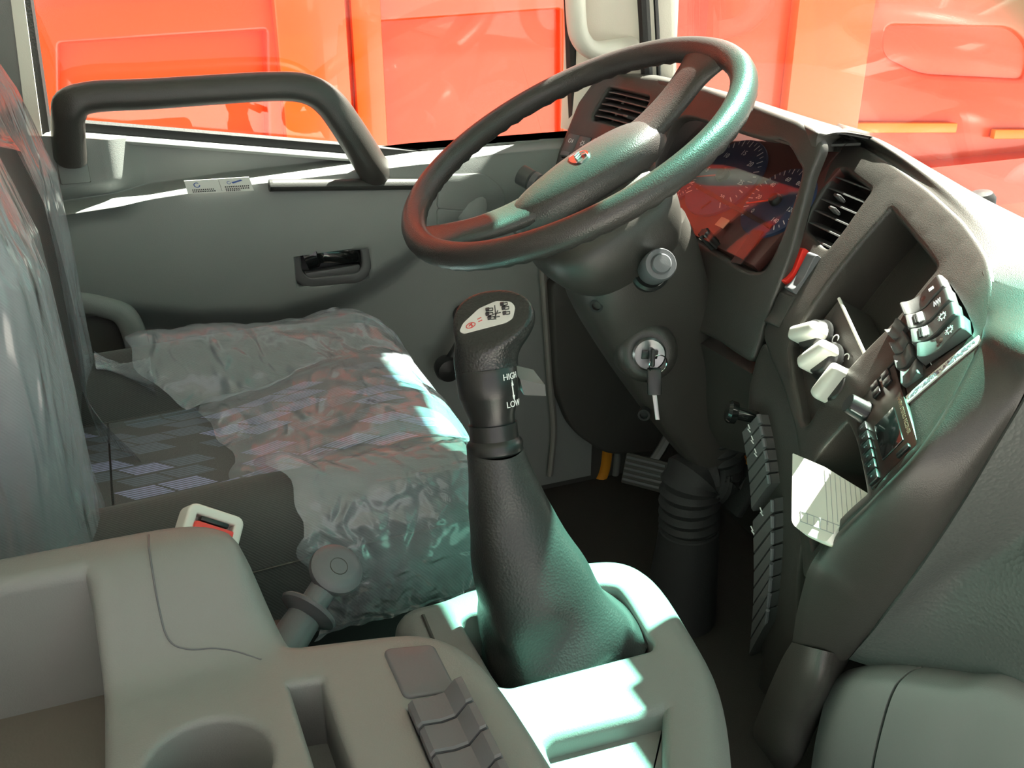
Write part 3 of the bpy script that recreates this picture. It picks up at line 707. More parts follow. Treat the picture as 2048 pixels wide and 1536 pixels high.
h_vent = rnd(SS.invs([(1672, 332), (1692, 330), (1748, 372), (1745, 385), (1690, 462), (1655, 505), (1640, 500), (1606, 462), (1604, 448), (1622, 410)]), .008)
h_cub = rnd(SS.invs([(1783, 404), (1880, 524), (1878, 540), (1792, 645), (1700, 738), (1612, 862), (1596, 850), (1580, 765), (1572, 690), (1640, 578), (1700, 500)]), [.012, .012, .012, .02, .02, .012, .01, .02, .01, .02, .02])
h_sw = rnd(SS.invs([(1890, 568), (1902, 566), (1950, 660), (1945, 672), (1848, 742), (1812, 655), (1812, 634)]), .004)
h_sw2 = rnd(SS.invs([(1797, 648), (1838, 742), (1818, 775), (1790, 690)]), .003)
h_rad = rnd(SS.invs([(1790, 716), (1834, 890), (1747, 982), (1703, 826)]), .004)
h_poc = rnd(SS.invs([(1696, 834), (1738, 988), (1650, 1078), (1622, 1112), (1612, 1060), (1618, 930)]), .008)
stk = panel('centre_stack_face', SS, ol, [h_vent, h_cub, h_sw, h_rad, h_poc], M['dash'], dash, .012, .006, .03, [.005, .006, .002, .002, .004], [.045, .065, .016, .016, .07], [True, True, True, True, True])
# vent louvres
vs2 = mk('air_vent', *rbox(SS.off(*SS.inv(1678, 420), -.042), SS.fr(.0, 0)[1]*.045, SS.fr(0, 0)[2]*.04, SS.fr(0, 0)[3]*.002, .001), M['blackm'], dash)
vent(vs2, SS, h_vent, 6, M['switch'], [tuple(SS.inv(1678, 395)), tuple(SS.inv(1668, 420))])
# hazard rocker, its grey neighbour and a blank
def rocker(px0, px1, wid, m, m2=None, hh=.008, nm='rocker_switch', par=None):
    p0, p1 = spt(*px0), spt(*px1); c = (p0+p1)/2; a, b = SS.inv(*toPX(c)); _, da, db, nn = SS.fr(a, b)
    L_ = (p1-p0).length/2; d = (p1-p0).normalized(); sd = nn.cross(d).normalized()
    prof = [(-1, .0)]+[(q.x, q.y) for q in crom([V((-1, .8, 0)), V((-.93, 1.08, 0)), V((-.8, 1.12, 0)), V((-.3, .85, 0)), V((.2, .55, 0)), V((.65, .75, 0)), V((.9, 1.15, 0)), V((.99, 1.1, 0)), V((1.02, .7, 0))], 3)]+[(1.02, 0)]
    secs = [[c+d*(L_*u)+nn*(hh*v)+sd*wid*k for u, v in prof] for k in (-1, -.86, .86, 1)]
    for u in (0, 3):
        secs[u] = [c+(p-c)*.985-nn*.0008 for p in secs[u]]
    return mk(nm, *loft(secs), m, par or dash, sharp=30), c, d, sd, nn, L_
r_, c, d, sd, nn, L_ = rocker((1606, 500), (1568, 568), .0115, M['red'], nm='hazard_switch')
tag(r_, 'red hazard rocker switch')
tri = [c-d*L_*.35+nn*.0078+(d*math.cos(k*2.094)+sd*math.sin(k*2.094))*.006 for k in range(4)]
mk('triangle_symbol', *tube(tri, .0006, 5), M['wink'], r_, smooth=False)
rocker((1634, 512), (1585, 585), .0085, M['swgrey'])
rocker((1578, 590), (1545, 650), .014, M['dashlow'], hh=.004, nm='switch_blank')
# heater panel at the foot of the pocket
def hp3(px, py, h=-.016): return spt(px, py, h)
qd = [hp3(1662, 585), hp3(1722, 722), hp3(1612, 868), hp3(1578, 768), hp3(1580, 690)]
nn_ = (qd[1]-qd[0]).cross(qd[3]-qd[0]).normalized()
if nn_.x > 0: nn_ = -nn_
hv = mk('heater_panel', *prism(qd, -nn_*.05), M['dash'], dash, smooth=False)
mk('lit_panel_edge', *tube([qd[0]+nn_*.001, qd[1]+nn_*.001], .0020, 8), M['white'], hv)  # sunlit top edge of the panel, its brightness put in as white
for i, (px, py) in enumerate([(1621, 668), (1640, 716), (1666, 770)]):
    c = hp3(px, py, -.014); u_, v_, n_ = axes(nn_)
    b0 = mk('heater_knob', *lathe([(.024, 0), (.024, .004), (.021, .006), (.019, .014), (.017, .016), (0, .016)], c, nn_, 28), M['black'], hv)
    d = (u_*math.cos(rad(35+i*25))+v_*math.sin(rad(35+i*25))); e = nn_.cross(d)
    prof = [(-.022, .003), (-.020, .02), (-.012, .030), (.012, .030), (.020, .020), (.022, .003)]
    mk('knob_grip', *rbox(c+nn_*.017, d*.0225, e*.009, nn_*.014, .0065, 4), M['white'], b0, sharp=60)
for i, (px, py) in enumerate([(1655, 668), (1675, 706), (1700, 742), (1628, 815)]):
    c = hp3(px, py, -.0135); u_, v_, n_ = axes(nn_)
    mk('dial_mark', *tube([c+(u_*math.cos(t)+v_*math.sin(t))*.005 for t in np.linspace(0, 4.6, 10)], .0007, 5), M['wink'], hv, smooth=False)
# long rocker switches of the right bank, each with a print
bank = [((1900, 571), (1818, 632)), ((1914, 598), (1828, 658)), ((1926, 627), (1838, 687)), ((1942, 655), (1850, 716))]
for i, (p0, p1) in enumerate(bank):
    s_, c, d, sd, nn, L_ = rocker(p0, p1, .0118, M['switch'], hh=.011)
    sc_ = c-d*L_*.42+nn*.0108
    mb = MB()
    if i == 0: mb.add(rbox(sc_, d*.003, sd*.0022, nn*.0002, 0))
    elif i == 1: mb.add(tube([sc_+d*(t*.0012-.004)+sd*(.0035*((t % 2)*2-1)) for t in range(8)], .0006, 5))
    else:
        mb.add(tube([sc_+(d*math.cos(t)+sd*math.sin(t))*.0033 for t in np.linspace(0, 6.28, 15)], .0006, 5))
        for k in range(10): t = k*.628; mb.add(tube([sc_+(d*math.cos(t)+sd*math.sin(t))*q for q in (.0042, .0058)], .0005, 4))
        if i == 3: mb.add(rbox(sc_-d*.008, d*.0015, sd*.0035, nn*.0002, 0))
    mb.build('symbol', M['wink'], s_, smooth=False)
    if i in (1, 2):
        for k in range(5): mk('grip_rib', *tube([c+d*L_*(.38+k*.075)+nn*(.0072+k*.0006)-sd*.007, c+d*L_*(.38+k*.075)+nn*(.0072+k*.0006)+sd*.007], .0011, 6), M['wink'] if k < 3 else M['black'], s_)
    else: mk('indicator_lens', *lathe([(.0035, 0), (.003, .001), (0, .0014)], c+nn*.0062+d*L_*.05, nn, 12), M['dialred'], s_)
for i, (p0, p1) in enumerate([((1811, 650), (1786, 676)), ((1822, 678), (1793, 704)), ((1833, 706), (1800, 732)), ((1846, 738), (1812, 762))]):
    rocker(p0, p1, .0115, M['switch'], hh=.007, nm='switch_blank')
# warning label strip beside the bank
p0, p1 = SS.inv(1812, 804), SS.inv(1962, 678)
la = SS.at(*p0); lb = SS.at(*p1); _, da, db, nn = SS.fr(*((p0+p1)/2)); d = (lb-la).normalized(); sd = nn.cross(d).normalized()
secs = []
for k in range(9):
    q = p0.lerp(p1, k/8); p, _, _, n2 = SS.fr(q.x, q.y); secs.append([p+n2*.0016-sd*.0062, p+n2*.0016+sd*.0062, p+n2*.0001+sd*.0062, p+n2*.0001-sd*.0062])
lab = mk('warning_label', *loft(secs), M['paper'], dash, smooth=False); tag(lab, 'narrow white label strip with tiny printed characters')
mb = MB(); rs = random.Random(8)
for k in range(40):
    q = p0.lerp(p1, .07+.88*k/40); p, _, _, n2 = SS.fr(q.x, q.y)
    for r_ in range(3):
        mb.add(rbox(p+n2*.0018+sd*rs.uniform(-.003, .003)+d*rs.uniform(-.001, .001), d*rs.choice([.0012, .0003]), sd*rs.choice([.0003, .0014]), n2*.0001, 0))
mb.build('print', plastic('label_ink', (.25, .2, .25), .6, 100, 0), lab, smooth=False)
# radio
rc = [spt(*q, -.004) for q in ((1790, 720), (1830, 888), (1747, 977), (1706, 826))]
rx_ = ((rc[1]-rc[0])+(rc[2]-rc[3])).normalized(); ry_ = ((rc[0]-rc[3])+(rc[1]-rc[2])); ry_ = (ry_-rx_*ry_.dot(rx_)).normalized(); rn = rx_.cross(ry_)
rcen = sum(rc, V((0, 0, 0)))/4; RW = (rc[1]-rc[0]).length/2*.97; RH = (rc[0]-rc[3]).length/2*.95
if rn.x > 0: rn = -rn
def rp(u, v, h=0): return rcen+rx_*RW*u+ry_*RH*v+rn*(.005+h)
rdo = mk('car_radio', *rbox(rcen-rn*.005, rx_*RW, ry_*RH, rn*.010, .0025), plastic('radio_black', (.028, .016, .013), .3, 100, 0), dash)
tag(rdo, 'black car radio with display, round knob and six preset keys')
mk('display', *rbox(rp(.32, .15, .0005), rx_*RW*.40, ry_*RH*.44, rn*.0012, .001), M['blackgl'], rdo)
mk('volume_knob', *lathe([(.0125, 0), (.0125, .002), (.0115, .004), (.0105, .020), (.0095, .0215), (0, .0215)], rp(-.60, -.55, 0), rn, 28), M['black'], rdo)
mk('knob_mark', *rbox(rp(-.60, -.55, .012)+rx_*.0112, ry_*.0006, rn*.007, rx_*.0003, 0), M['wink'], rdo, smooth=False)
for k in range(6): mk('preset_key', *rbox(rp(-.26+k*.225, -.74, .001), rx_*RW*.098, ry_*RH*.20, rn*.0022, .0012), M['black'], rdo)
for k in range(6): text('key_number', str(k+1), .005, rp(-.26+k*.225, -.74, .0036), rx_, ry_, M['swgrey'], rdo, .0001)
for (u, v) in ((-.9, .62), (-.72, .62), (-.9, .12), (-.72, .12)): mk('radio_key', *rbox(rp(u, v, .001), rx_*RW*.075, ry_*RH*.17, rn*.002, .001), M['black'], rdo)
tm = plastic('radio_text', (.35, .18, .12), .5, 100, 0)
text('radio_text', 'AM/FM STEREO RECEIVER', .0058, rp(.25, .82, .0004), rx_, ry_, tm, rdo, .0001)
text('radio_text', 'SCAN', .005, rp(-.82, .38, .0004), rx_, ry_, tm, rdo, .0001)
mk('power_key', *rbox(rp(.92, .5, .001), rx_*RW*.04, ry_*RH*.25, rn*.002, .001), M['black'], rdo)

# ---- outer skin of the stack: from the lip round to the pebbled pad
def lipp(px, py, h=0): return spt(px, py, h)
rows = []
lip = [(1975, 560), (1972, 640), (1957, 690), (1907, 790), (1837, 897), (1750, 990), (1657, 1082), (1622, 1130), (1606, 1180), (1594, 1230), (1586, 1282)]
seam = [None, (2090, 700), (2050, 782), (1990, 885), (1925, 995), (1860, 1095), (1800, 1180), (1768, 1222), (1742, 1258), (1716, 1290), (1697, 1314)]
XS = [.76, .715, .705, .69, .68, .675, .675, .68, .69, .70, .708]
for i, (l, s_) in enumerate(zip(lip, seam)):
    a, b = SS.inv(*l); p, da, db, nn = SS.fr(a, b)
    if i > 6: p = P(*l, x=(.604, .618, .636, .655)[i-7]); nn = V((-.8, -.6, 0)); da = V((.3, -.95, 0))
    e = P(*s_, x=XS[i]) if s_ else V((.80, .44, .712))
    mid = lerp(p, e, .5)
    if i == 0: r = [p-nn*.002, lerp(p, e, .25)+V((0, 0, .006)), lerp(p, e, .5)+V((0, 0, .008)), lerp(p, e, .75)+V((0, 0, .006)), e]
    else:
        r = [p-nn*.002, p+da*.012+nn*.003+(e-p)*.06, lerp(p, e, .38)+nn*.006+da*.018, lerp(p, e, .70)+da*.016, e]
    rows.append(r)
mk('stack_skin', *thicken(patch(rows, 6, 6), .0015), M['dash'], dash, sharp=60)
# lower end cap of the stack
cap = [[P(1586, 1284, x=.655), P(1620, 1294, x=.655), P(1660, 1304, x=.67), P(1697, 1316, x=.715)],
       [P(1560, 1330, x=.655), P(1600, 1350, x=.645), P(1645, 1370, x=.66), P(1668, 1372, x=.71)],
       [P(1522, 1420, x=.66), P(1560, 1440, x=.64), P(1605, 1450, x=.655), P(1632, 1452, x=.71)],
       [P(1508, 1468, x=.665), P(1550, 1510, x=.645), P(1590, 1520, x=.66), P(1604, 1512, x=.71)],
       [P(1530, 1505, x=.70), P(1555, 1538, x=.70), P(1575, 1540, x=.70), P(1590, 1530, x=.73)]]
mk('stack_end_cap', *thicken(patch(cap, 6, 6), .0015), M['dash'], dash, sharp=60)
# ---- lower left side of the stack, with two columns of rocker blanks
S2 = Surf(lambda s, t: SS.fr(s, t)[0]-SS.fr(s, t)[3]*.012, g=(.05, .3), out=(-1, .3, .2))
low_out = [(1527, 690), (1548, 722), (1575, 785), (1596, 860), (1604, 920), (1602, 1080), (1592, 1286), (1560, 1340), (1528, 1420), (1508, 1470), (1500, 1462), (1514, 1400), (1524, 1330), (1530, 1200), (1532, 1060), (1522, 950), (1498, 850), (1500, 780), (1514, 720)]
panel('stack_lower_side', S2, rnd(S2.invs(low_out, (.05, .3)), .004), [], M['dash'], dash, .014, .005, .06)
def pt2(px, py, h): a, b = S2.inv(px, py, (.05, .3)); p, da, db, nn = S2.fr(a, b); return p+nn*h, da, db, nn
def blanks(tops, n0, n1, nm):
    """column of rocker blanks seen edge-on: wedge fronts stepping down"""
    for i in range(len(tops)-1):
        (lx0, ly0, rx0, ry0), (lx1, ly1, rx1, ry1) = tops[i], tops[i+1]
        g = .08
        q = [pt2(lerp(lx0, lx1, g), lerp(ly0, ly1, g), .003)[0], pt2(lerp(rx0, rx1, g), lerp(ry0, ry1, g), .003)[0], pt2(lerp(rx0, rx1, 1-g), lerp(ry0, ry1, 1-g), .003)[0], pt2(lerp(lx0, lx1, 1-g), lerp(ly0, ly1, 1-g), .003)[0]]
        nn = pt2(lerp(lx0, rx1, .5), lerp(ly0, ry1, .5), 0)[3]
        h0, h1 = .013, .009
        secs = [[q[0]-nn*.01, q[1]-nn*.01, q[2]-nn*.01, q[3]-nn*.01], [q[0]+nn*h0*.6, q[1]+nn*h1, q[2]+nn*h1, q[3]+nn*h0*.6], 
                [q[0].lerp(q[1], .12)+nn*h0, q[1].lerp(q[0], .12)+nn*h1*1.3, q[2].lerp(q[3], .12)+nn*h1*1.3, q[3].lerp(q[2], .12)+nn*h0]]
        b_ = mk('rocker_blank', *loft(secs), M['switch'], dash, sharp=25)
        e0, e1 = q[1].lerp(q[2], .06), q[1].lerp(q[2], .94)
        mk('end_bar', *tube([e0+nn*.011, e1+nn*.011], .0028, 8), M['swgrey'], b_)
def colm(n, a, b, bow=0): return [tuple(lerp(a[k], b[k], i/n)+(bow*math.sin(math.pi*i/n) if k in (0, 2) else 0) for k in range(4)) for i in range(n+1)]
blanks(colm(6, (1502, 868, 1536, 828), (1522, 1022, 1560, 968), 3), 0, 0, 'a')
blanks(colm(8, (1524, 1040, 1566, 992), (1514, 1310, 1552, 1240), 6), 0, 0, 'b')
for (px, py) in ((1529, 858), (1536, 880), (1543, 905), (1556, 1018), (1537, 1052)):
    p, da, db, nn = pt2(px, py, .022); mk('key_symbol', *tube([p-da*.004-db*.003, p+da*.002, p-da*.002+db*.002, p+da*.005+db*.003], .0008, 5), M['wink'], dash, smooth=False)
# plunger knob at the top of that column
p, da, db, nn = pt2(1510, 832, .012)
mk('plunger_knob', *lathe([(.008, -.02), (.008, .012), (.014, .014), (.015, .022), (.012, .026), (0, .027)], p, (nn+V((-.3, .5, .1))).normalized(), 24), M['blackgl'], dash)
# ---- knee panel under the gauges
kn = [[P(1345, 600, x=.735), P(1380, 650, x=.735), P(1440, 682, x=.735), P(1528, 735, x=.74)],
      [P(1335, 660, x=.745), P(1378, 710, x=.75), P(1440, 735, x=.75), P(1545, 790, x=.75)],
      [P(1340, 740, x=.765), P(1385, 790, x=.765), P(1445, 830, x=.765), P(1530, 850, x=.765)],
      [P(1360, 800, x=.79), P(1405, 850, x=.79), P(1460, 875, x=.79), P(1530, 890, x=.79)]]
mk('knee_panel', *thicken(patch(kn, 5, 6), .02), M['dash'], dash, sharp=60)

# ---- upper surface between fascia and windscreen
tp = [fasc(*FS.inv(*q)) for q in ((1172, 200), (1190, 166), (1235, 153), (1300, 160), (1405, 183), (1500, 217), (1590, 251), (1640, 275))]
tp += [spt(*q) for q in ((1690, 283), (1760, 319), (1850, 384), (1915, 444), (1965, 519), (1976, 562))]
tp += [lerp(tp[-1], V((.80, .44, .713)), .5)+V((0, 0, .008)), V((.80, .44, .713)), V((.80, .3, .71)), V((.80, -.05, .71)), V((.80, -.45, .71))]
rows = []
for p in tp:
    yb = min(1.50, p.y+.03) if p.y > .5 else p.y
    if p.y < .75 and p.y > .5: yb = p.y
    x, z = wbase(yb); e = V((x+.002, yb, z))
    rows.append([p+V((.004, 0, -.016)), p+V((.003, 0, -.002)), p+V((.010, 0, .003)), lerp(p, e, .45)+V((0, 0, .006)), e])
ctrl = rows
mk('dash_top', *thicken(patch(ctrl, 5, 5), -.004), M['dash'], dash, sharp=60)
# ---- pebbled pad on the passenger's side
seam3 = [V((.80, .44, .712))]+[P(*s_, x=XS[i]) for i, s_ in enumerate(seam) if s_]
padrows = []
for i, p in enumerate(seam3):
    k = i/(len(seam3)-1); bul = .020*math.sin(k*math.pi)
    r = [p+V((.001, -.001, 0))]
    for y, zb, xt, xb in ((.62, .30, .80, .750), (.52, .345, .80, .768), (.30, .36, .80, .79), (.0, .36, .80, .80), (-.46, .36, .80, .80)):
        y2 = min(y, p.y-.02-(.62-y)*.1) if y > .5 else y
        r.append(V((lerp(xt, xb, min(1, k*1.3))-bul, y2, lerp(.712, zb-.012, k))))
    padrows.append(r)
mk('pebbled_pad', *thicken(patch(padrows, 6, 6), .003), M['leather'], dash, sharp=70)
# ---- lower glove-box fascia: two pale panels
def gpanel(nm, tops):
    ctrl = []
    for dz, dx in ((.004, .05), (.006, .022), (.0, .006), (-.014, -.004), (-.05, -.010), (-.13, -.012), (-.24, -.002), (-.40, .02)):
        ctrl.append([V((p.x+dx, p.y, max(.0, p.z+dz))) for k, p in enumerate(tops)])
    return mk(nm, *thicken(patch(ctrl, 4, 5), -.008), M['console'], dash, sharp=60)
gt = [P(1668, 1356, x=.700), P(1700, 1350, x=.693), P(1745, 1350, x=.697), P(1795, 1356, x=.705)]
gpanel('lower_fascia_end', gt)
g2 = [P(1801, 1357, x=.706), P(1900, 1370, x=.722), P(2048, 1394, x=.745), V((.79, .30, .36)), V((.80, -.46, .36))]
gpanel('lower_fascia', g2)

# ================================================================== STEERING WHEEL
WC = V((.537, 1.156, .788)); WN = V((-math.sin(rad(28)), 0, math.cos(rad(28)))); EB = V((math.cos(rad(28)), 0, math.sin(rad(28)))); EY = V((0, 1, 0)); RW_ = .225
sw = thing('steering_wheel', 'dark two-spoke steering wheel turned a quarter with a round rim', 'steering wheel', tuple(WC))
secs = []
for i in range(128):
    t = 2*math.pi*i/128; rd = EB*math.cos(t)+EY*math.sin(t); sec = []
    for k in range(16):
        a = 2*math.pi*k/16; r0 = .0165
        # finger ripples on the underside
        if math.sin(a) < -.2: r0 -= .0012*(1+math.cos(t*56))*min(1, -math.sin(a))
        sec.append(WC+rd*(RW_+r0*math.cos(a))+WN*r0*1.08*math.sin(a))
    secs.append(sec)
n = 16; v = [p for s_ in secs for p in s_]; f = [(i*n+j, i*n+(j+1) % n, ((i+1) % 128)*n+(j+1) % n, ((i+1) % 128)*n+j) for i in range(128) for j in range(n)]
mk('rim', v, f, M['rim'], sw, sharp=80)
for sg in (1, -1):
    ctrl = []
    for t, wd, th, dn in ((.075, .034, .013, -.042), (.11, .031, .013, -.037), (.15, .030, .012, -.026), (.185, .034, .011, -.012), (.215, .050, .010, -.002), (.228, .062, .009, .0)):
        c = WC+EB*(sg*t)+WN*dn
        ctrl.append([c+EY*wd*math.copysign(abs(math.cos(a))**.7, math.cos(a))+WN*th*math.copysign(abs(math.sin(a))**.8, math.sin(a)) for a in [2*math.pi*k/20 for k in range(20)]])
    cs = [crom([ctrl[i][k] for i in range(len(ctrl))], 4) for k in range(20)]
    mk('spoke', *loft([[cs[k][i] for k in range(20)] for i in range(len(cs[0]))]), M['rim'], sw, sharp=50)
# hub pad: long pointed oval with a soft crown
def padsec(k, h, n=48):
    out = []
    for i in range(n):
        a = 2*math.pi*i/n; c, s_ = math.cos(a), math.sin(a)
        x = .118*math.copysign(abs(c)**.9, c); y = .049*math.copysign(abs(s_)**.95, s_)*(1+.20*c)
        out.append(WC+EB*x*k+EY*(y*k-.004)+WN*(-.047+h))
    return out
mk('hub_pad', *loft([padsec(.94, -.016), padsec(1.0, -.008), padsec(1.0, .006), padsec(.96, .014), padsec(.85, .021), padsec(.65, .026), padsec(.4, .0285), padsec(.15, .0295)]), M['rim'], sw, sharp=60)
# under-shell of the hub
mk('hub_shell', *loft([[WC+EB*(math.cos(a)*r1)+EY*(math.sin(a)*r1*.9)+WN*h for a in [2*math.pi*k/32 for k in range(32)]] for r1, h in ((.080, -.060), (.090, -.070), (.082, -.088), (.075, -.10))]), M['dash'], sw, sharp=50)
# emblem
ec = WC+WN*(-.047+.0295)+EB*.004-EY*.004
em = mk('emblem', *loft([[ec+WN*h+EB*(.0135*k*math.copysign(abs(math.cos(a))**.8, math.cos(a)))+EY*(.017*k*math.sin(a)*(1-.25*math.cos(a))) for a in [2*math.pi*i/28 for i in range(28)]] for k, h in ((1, -.002), (1, .001), (.9, .002), (.8, .0016))]), M['chrome'], sw, sharp=30)
tag(em, 'chrome maker emblem')
mb = MB()
for k, (a, b, c_, d_) in enumerate([(-.007, -.006, .002, -.004), (.002, -.004, .007, -.009), (-.006, .0, .003, .003), (.003, .003, .009, .001), (-.004, .007, .005, .009)]):
    mb.add(tube([ec+WN*.002+EB*a+EY*b, ec+WN*.0026+EB*c_+EY*d_], [.0016, .0008], 6))
mb.build('emblem_relief', M['steel'], em)
mk('emblem_enamel', *lathe([(.0035, 0), (.003, .001), (0, .0012)], ec+WN*.0016+EB*.004-EY*.004, WN, 14), M['red'], em)

# ================================================================== STEERING COLUMN
scol = thing('steering_column', 'dark plastic steering column shroud with ignition lock under the wheel', 'steering column', (.80, 1.156, 0))
def csec(k, hy, hbf, hbr, sq=.6, n=32, sh=0):
    c = WC-WN*k+EB*sh; out = []
    for i in range(n):
        a = 2*math.pi*i/n; x, y = math.cos(a), math.sin(a)
        x = math.copysign(abs(x)**sq, x); y = math.copysign(abs(y)**sq, y)
        out.append(c+EB*(x*(hbf if x > 0 else hbr))+EY*y*hy)
    return out
def cloft(rows, sub=4):
    n = len(rows[0]); cs = [crom([r[k] for r in rows], sub) for k in range(n)]; return loft([[cs[k][i] for k in range(n)] for i in range(len(cs[0]))])
mk('upper_shroud', *cloft([csec(.082, .070, .075, .085), csec(.10, .088, .09, .105), csec(.135, .090, .085, .105), csec(.165, .078, .075, .088), csec(.18, .066, .065, .07)]), M['dash'], scol, sharp=50)
mk('lower_shroud', *cloft([csec(.150, .070, .095, .075), csec(.20, .070, .095, .088), csec(.28, .064, .085, .085), csec(.38, .056, .07, .075), csec(.48, .048, .055, .06), csec(.56, .042, .045, .045)]), M['dash'], scol, sharp=50)
for (px, py, y) in ((1193, 612, 1.105), (1288, 830, 1.12)):
    p = P(px, py, y=y); mk('screw_hole', *lathe([(.009, -.01), (.009, .001), (.006, .0012), (.006, -.004)], p, (-.6, -.8, 0), 16), M['blackm'], scol)
# ignition lock
lk = P(1298, 708, y=1.075); ln = V((-.35, -.90, .25)).normalized()
mk('lock_boss', *lathe([(.046, -.06), (.042, -.015), (.036, -.004), (.030, .0), (.026, .0)], lk-ln*.004, ln, 28), M['dash'], scol)
il_ = mk('ignition_lock', *lathe([(.0225, -.01), (.0225, .004), (.020, .007), (.015, .006), (0, .005)], lk, ln, 32), M['steel'], scol)
mk('key_slot', *rbox(lk+ln*.007, V((0, 0, 1)).cross(ln)*.011, V((.1, 0, 1))*.006, ln*.002, .001), M['black'], il_)
# stalk ending in a round knob pointing at the viewer
sk = P(1322, 528, y=1.03); sn = V((-.25, -.85, .45)).normalized()
stl = mk('wiper_stalk', *lathe([(.016, -.075), (.017, -.05), (.020, -.045), (.0205, -.004), (.019, .0), (.013, .0), (.0125, .004), (.011, .006), (0, .0065)], sk, sn, 28), M['swgrey'], scol)
mk('stalk_socket', *lathe([(.026, -.012), (.026, .0), (.022, .003), (.019, .001)], sk-sn*.060, sn, 28), M['black'], scol)
# other stalk on the door side
a, b = P(1105, 385, y=1.30), P(1040, 348, y=1.345)
ts = mk('indicator_stalk', *tube([a, lerp(a, b, .3), lerp(a, b, .62), lerp(a, b, .66), lerp(a, b, .97), b], [.0125, .0125, .0125, .0150, .0150, .011], 20), M['switch'], scol)
mk('stalk_ring', *tube([lerp(a, b, .45), lerp(a, b, .60)], .0152, 20), M['swgrey'], scol)
a2 = WC-WN*.14+EY*.07; mk('stalk_root', *tube([a2, lerp(a2, a, .5), a], [.011, .011, .0125], 14), M['switch'], scol)
# rubber bellows and shaft down to the floor
bt = WC-WN*.53; bb = P(1372, 1200, y=bt.y)
pth = crom([bt+V((.0, 0, .03)), bt+V((.012, 0, -.06)), P(1385, 960, y=bt.y-.01), P(1378, 1060, y=bt.y-.01)], 12)
mk('shaft_bellows', *tube(pth, [.045+(.004 if i % 2 else -.001) for i in range(len(pth))], 24), M['rubber'], scol, sharp=20)
e = pth[-1]; mk('shaft_boot', *tube([e+V((0, 0, .01)), e+V((0, 0, -.03)), V((e.x-.005, e.y, .0))], [.047, .05, .06], 24), M['rubber'], scol)

# ---- key hanging in the lock
key = thing('ignition_key', 'key with black head in the ignition lock, spare hanging from its ring', 'key', tuple(lk))
kc = lk+ln*.012; kx = V((0, 0, 1)).cross(ln).normalized(); kz = ln.cross(kx)
mk('key_head', *rbox(kc+ln*.014, kx*.003, kz*.012, ln*.012, .0025), M['black'], key)
rc_ = kc+ln*.020+V((.008, 0, -.010))
mk('key_ring', *tube([rc_+V((.013*math.cos(t), -.002, .013*math.sin(t))) for t in np.linspace(0, 2*math.pi, 25)], .0009, 6, cap=False), M['chrome'], key)
h0 = P(1308, 735, d=toPX(rc_) and (rc_-CAM).dot(CF)); h1 = P(1309, 790, d=(rc_-CAM).dot(CF)); h2 = P(1315, 838, d=(rc_-CAM).dot(CF))
dd = (h1-h0).normalized(); sx = CR
mk('spare_head', *rbox(lerp(h0, h1, .5), sx*.0095, dd*(h1-h0).length*.5, V((-.3, -.9, 0)).normalized()*.003, .003), M['black'], key)
mk('spare_blade', *rbox(lerp(h1, h2, .5), (sx+dd*-.0)*.0030, (h2-h1)*.52, V((-.3, -.9, 0)).normalized()*.001, .0005), M['steel'], key)

# ================================================================== PEDALS
pd = thing('brake_pedal', 'ribbed metal foot pedal beside the steering shaft', 'pedal', (.86, 1.30, 0))
c = P(1290, 945, y=1.36); u1 = (P(1330, 955, y=1.33)-P(1250, 935, y=1.39)).normalized(); u2 = V((.5, 0, .86)); u2 = (u2-u1*u2.dot(u1)).normalized(); nn = u1.cross(u2)
mk('pedal_pad', *rbox(c, u1*.040, u2*.028, nn*.006, .003), M['kick'], pd)
for k in range(5): mk('pad_rib', *rbox(c-u2*(.02-k*.010)+nn*(-.007 if nn.z < 0 else .007), u1*.037, u2*.0025, nn*.002, .001), M['swgrey'], pd)
mk('pedal_arm', *tube(crom([c-nn*.005, c+V((.05, 0, .08)), c+V((.09, 0, .25))], 6), .010, 8), M['steel'], pd)
ac = thing('accelerator_pedal', 'small dark pedal at the foot of the centre stack', 'pedal', (.80, 1.0, 0))
c = P(1485, 980, x=.83)
mk('pedal_pad', *rbox(c, (0, .024, 0), (.018, 0, .034), (.006, 0, -.003), .004), M['rubber'], ac)
mk('pedal_arm', *tube([c, c+V((.06, 0, .10)), c+V((.10, 0, .24))], .008, 8), M['steel'], ac)
mk('pedal_bracket', *rbox(P(1487, 930, x=.845), (0, .016, 0), (.004, 0, .012), (.004, 0, 0), .001), M['yellow'], ac)

# ================================================================== GEAR CONSOLE
GZ = .42
gcs = thing('gear_console', 'pale grey floor console around the gear lever boot', 'console', (.32, .62, 0))
GS = Surf(lambda a, b: V((a, b, GZ)), g=(.33, .65), out=(0, 0, 1))
def gp(px, py): q = P(px, py, z=GZ); return V((q.x, q.y))
ol = [gp(838, 1228), gp(900, 1212), gp(960, 1188), V((.34, .802)), gp(1190, 1135), gp(1245, 1138), gp(1285, 1170), gp(1330, 1240), gp(1378, 1330), gp(1400, 1420), gp(1408, 1536), V((.355, .40)), V((.34, .28)), V((.240, .28)), V((.236, .50)), V((.222, .60)), V((.208, .70))]
ol = [V((p.x, p.y)) for p in crom([V((p.x, p.y, 0)) for p in ol[:11]], 3)]+ol[11:]
gop = rnd([gp(908, 1238), gp(930, 1222), V((.30, .768)), gp(1192, 1160), gp(1240, 1166), gp(1262, 1190), gp(1322, 1288), gp(1312, 1305), gp(1020, 1382), gp(992, 1378), gp(972, 1350)], .012)
gtr = rnd([gp(1066, 1478), gp(1090, 1460), gp(1330, 1400), gp(1350, 1410), gp(1352, 1540), V((.335, .42)), V((.245, .42)), gp(1074, 1510)], .014)
